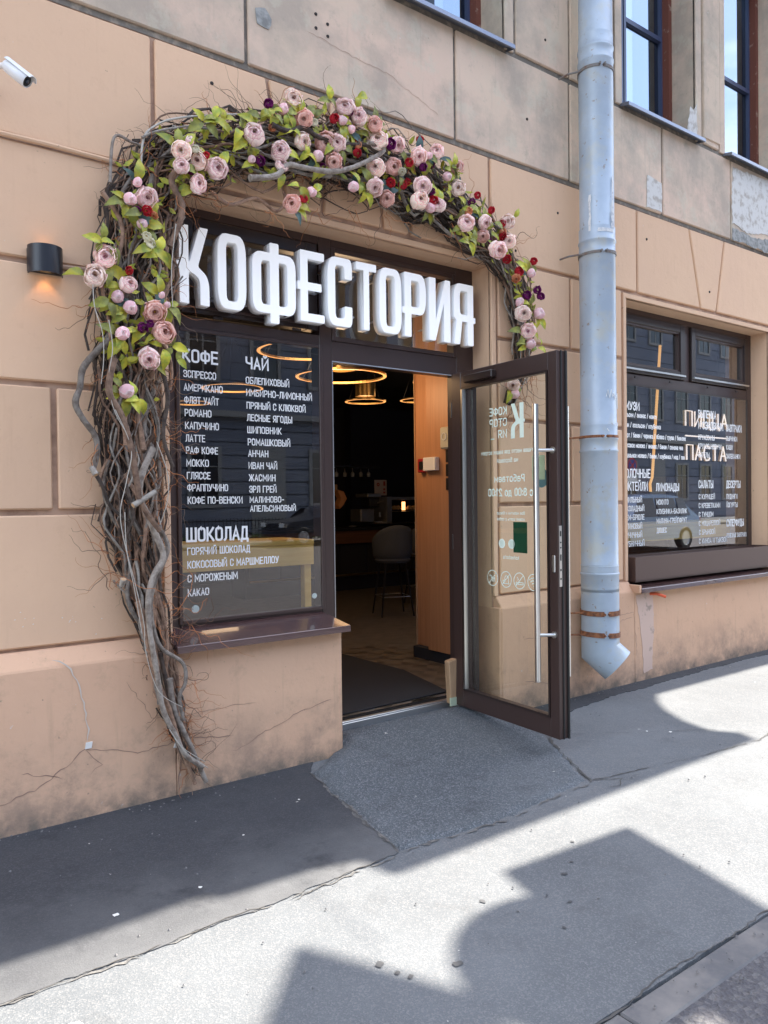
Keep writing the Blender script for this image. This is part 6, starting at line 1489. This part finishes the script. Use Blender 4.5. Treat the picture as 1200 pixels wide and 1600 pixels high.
# ------------------------------------------------------------ far side of the street (seen in the glass)
OPY = -26.0
ob = thing('opposite_building', 'grey stone house across the street, mirrored in the shop windows', 'building', (20, OPY, 0))
og = mat('grey_render', (.13, .145, .19), .85, var=[(.4, (.18, .19, .23), .4, .6)]); og2 = mat('light_render', (.24, .235, .23), .85)
b = MB(); b.box(-30, 90, OPY-6, OPY-.05, 0, 17); b.build('wall', og, ob)
b = MB()
z = .2
while z < 5.2: b.box(-30, 90, OPY-.05, OPY+.02, z, z+.50); z += .56
while z < 16.5: b.box(-30, 90, OPY-.05, OPY, z, z+.72); z += .76
tag(b.build('stone_courses', og, ob), kind='stuff')
b = MB(); b.box(-30, 90, OPY-.05, OPY+.35, 5.15, 5.4); b.build('cornice', og2, ob); b = MB(); b.box(-30, 90, OPY-.05, OPY+.6, 16.6, 17.1); b.build('cornice', og2, ob)
gp = mat('far_glass', (.02, .025, .035), .08)
for fz, hh in ((1.3, 2.6), (6.6, 2.5), (11.6, 2.5)):
    for k in range(26):
        x = -8+k*2.9
        if fz < 2 and k % 5 == 3: 
            b = MB(); b.box(x, x+1.7, OPY, OPY+.05, 0, 4.2); b.build('pilaster', og2, ob); continue
        b = MB(); b.frame(x, x+1.5, fz, fz+hh, .16, OPY-.02, OPY+.10); w_ = b.build('window', og2, ob)
        b = MB(); b.box(x+.16, x+1.34, OPY+.021, OPY+.04, fz+.16, fz+hh-.16); b.build('pane', gp, w_)
        b = MB(); b.box(x+.72, x+.78, OPY+.04, OPY+.06, fz+.16, fz+hh-.16); b.box(x+.16, x+1.34, OPY+.041, OPY+.062, fz+hh*.66, fz+hh*.66+.05); b.build('glazing_bar', og2, w_)
sheet('far_pavement', [(-60, OPY+.5), (90, OPY+.5), (90, -19.0), (-60, -19.0)], .10, M['pave'], thick=.2)
gs = MB(); rg_ = random.Random(6)
for i in range(5000):
    x = rg_.uniform(2, 40); y = rg_.uniform(-23.4, -21.2); h_ = rg_.uniform(.08, .3); q = rg_.uniform(-.06, .06)
    gs.add([(x-.02, y, .1), (x+.02, y, .1), (x+q, y+q*.5, .1+h_)], [(0, 1, 2)])
tag(gs.build('grass_strip', mat('grass_green', (.07, .14, .03), .8), None), label='strip of green grass behind the iron fence across the street', cat='grass', kind='stuff')
fe = thing('iron_fence', 'low black iron fence along the far pavement, mirrored in the menu window', 'fence', (20, -21, .1))
b = MB(); x = 4
while x < 40: b.box(x, x+.02, -21.02, -21.0, .1, .95); x += .14
tag(b.build('fence_bars', M['black'], fe), kind='stuff')
for z in (.22, .85):
    b = MB(); b.box(4, 40, -21.03, -20.99, z, z+.03); b.build('fence_rail', M['black'], fe)
def car(x, y, col, label, L_=4.4, suv=False, flip=1):
    t = thing('parked_car', label, 'car', (x, y, 0), 'cars across the street'); m = mat('car_paint', col, .25, metal=.3, coat=.8)
    H_ = 1.62 if suv else 1.42; Wd = .88
    prof = [(-.5, .35), (-.5, .62), (-.485, .78), (-.44, .86), (-.26, .93), (-.15, H_*.82/1), (-.06, H_-.04), (.12, H_), (.30, H_-.06), (.42, H_*.70), (.49, .95), (.5, .62), (.495, .35)]
    vs = []; ny = 5; fs = []; n = len(prof)
    for j in range(ny):
        v = j/(ny-1)*2-1
        for px_, z in prof:
            inset = max(0, (z-.9))*.32; vs.append((x+flip*px_*L_*(1-.04*abs(v)**3), y+v*(Wd-inset), z-.02*abs(v)**3))
    for j in range(ny-1):
        for k in range(n): fs.append((j*n+k, j*n+(k+1) % n, (j+1)*n+(k+1) % n, (j+1)*n+k))
    fs += [tuple(range(n)), tuple(range(ny*n-1, (ny-1)*n-1, -1))]
    o = mk('car_body', vs, fs, m, t, True); o.data.set_sharp_from_angle(angle=R(35))
    for s_ in (-1, 1):
        for a0_, a1_ in ((-.19, .02), (.04, .24), (.26, .37)):
            zt = H_-.13; w0 = Wd-.02-.0+.006; w1 = Wd-(zt-.9)*.32+.006
            q = [(a0_-(.0 if a0_ > -.1 else .035), .97, w0), (a1_, .97, w0), (a1_-(.03 if a1_ > .3 else 0), zt, w1), (a0_+(.06 if a0_ < -.1 else 0), zt, w1)]
            mk('side_window', [(x+flip*a*L_, y+s_*w_, z) for a, z, w_ in q], [(0, 1, 2, 3)], gp, t)
    for a in (-.33, .31):
        for s_ in (-1, 1):
            b = MB(); b.lathe([(.0, -.10), (.31, -.10), (.33, -.07), (.33, .07), (.31, .10), (.21, .10)], (x+flip*a*L_, y+s_*(Wd-.08), .33), (0, s_, 0), 20); w_ = b.build('wheel', M['rubber'], t)
            b = MB(); b.lathe([(0, .085), (.2, .085), (.21, .10)], (x+flip*a*L_, y+s_*(Wd-.08), .33), (0, s_, 0), 16); b.build('rim', M['alu'], w_)
    b = MB(); b.box(x-flip*.49*L_-.02, x-flip*.49*L_+.02, y-.8, y-.5, .66, .8); b.build('headlight', M['camw'], t); b = MB(); b.box(x-flip*.49*L_-.02, x-flip*.49*L_+.02, y+.5, y+.8, .66, .8); b.build('headlight', M['camw'], t)
    b = MB(); b.box(x+flip*.49*L_-.02, x+flip*.49*L_+.03, y+.45, y+.83, .78, .95); b.build('tail_light', mat('tail_red', (.5, .02, .02), .3), t)
car(14.6, -19.9+.9, (.03, .03, .04), 'black parked sedan across the street mirrored in the menu window')
car(18.9, -9.4, (.10, .16, .30), 'silver blue estate car mirrored in the right shop window', 4.6, True)
car(26.5, -18, (.20, .21, .23), 'grey sedan parked further along the far kerb')
ts = thing('no_stopping_sign', 'round blue and red no stopping sign on a post across the street', 'road sign', (31, -17.6, .1))
b = MB(); b.tube([(31, -18.0, .0), (31, -18.0, 3.5)], .035, 8); b.build('post', M['alu'], ts)
b = MB(); b.lathe([(0, 0), (.36, 0), (.36, .02), (0, .02)], (31, -17.95, 3.05), (0, 1, 0), 28); b.build('sign_disc', mat('sign_red', (.55, .03, .03), .5), ts)
b = MB(); b.lathe([(0, 0), (.29, 0), (.29, .005), (0, .005)], (31, -17.928, 3.05), (0, 1, 0), 28); b.build('sign_face', mat('sign_blue', (.03, .07, .35), .5), ts)
b = MB()
for a in (R(45), R(-45)):
    d = Vector((math.cos(a), 0, math.sin(a)))*.28; o2 = Vector((-math.sin(a), 0, math.cos(a)))*.035; c = Vector((31, -17.92+(.002 if a > 0 else 0), 3.05))
    b.add([c-d-o2, c+d-o2, c+d+o2, c-d+o2], [(0, 1, 2, 3)])
b.build('sign_bars', bpy.data.materials['sign_red'], ts)
b = MB(); b.box(30.6, 31.4, -17.96, -17.94, 2.25, 2.58); b.build('sign_plate', M['white'], ts)
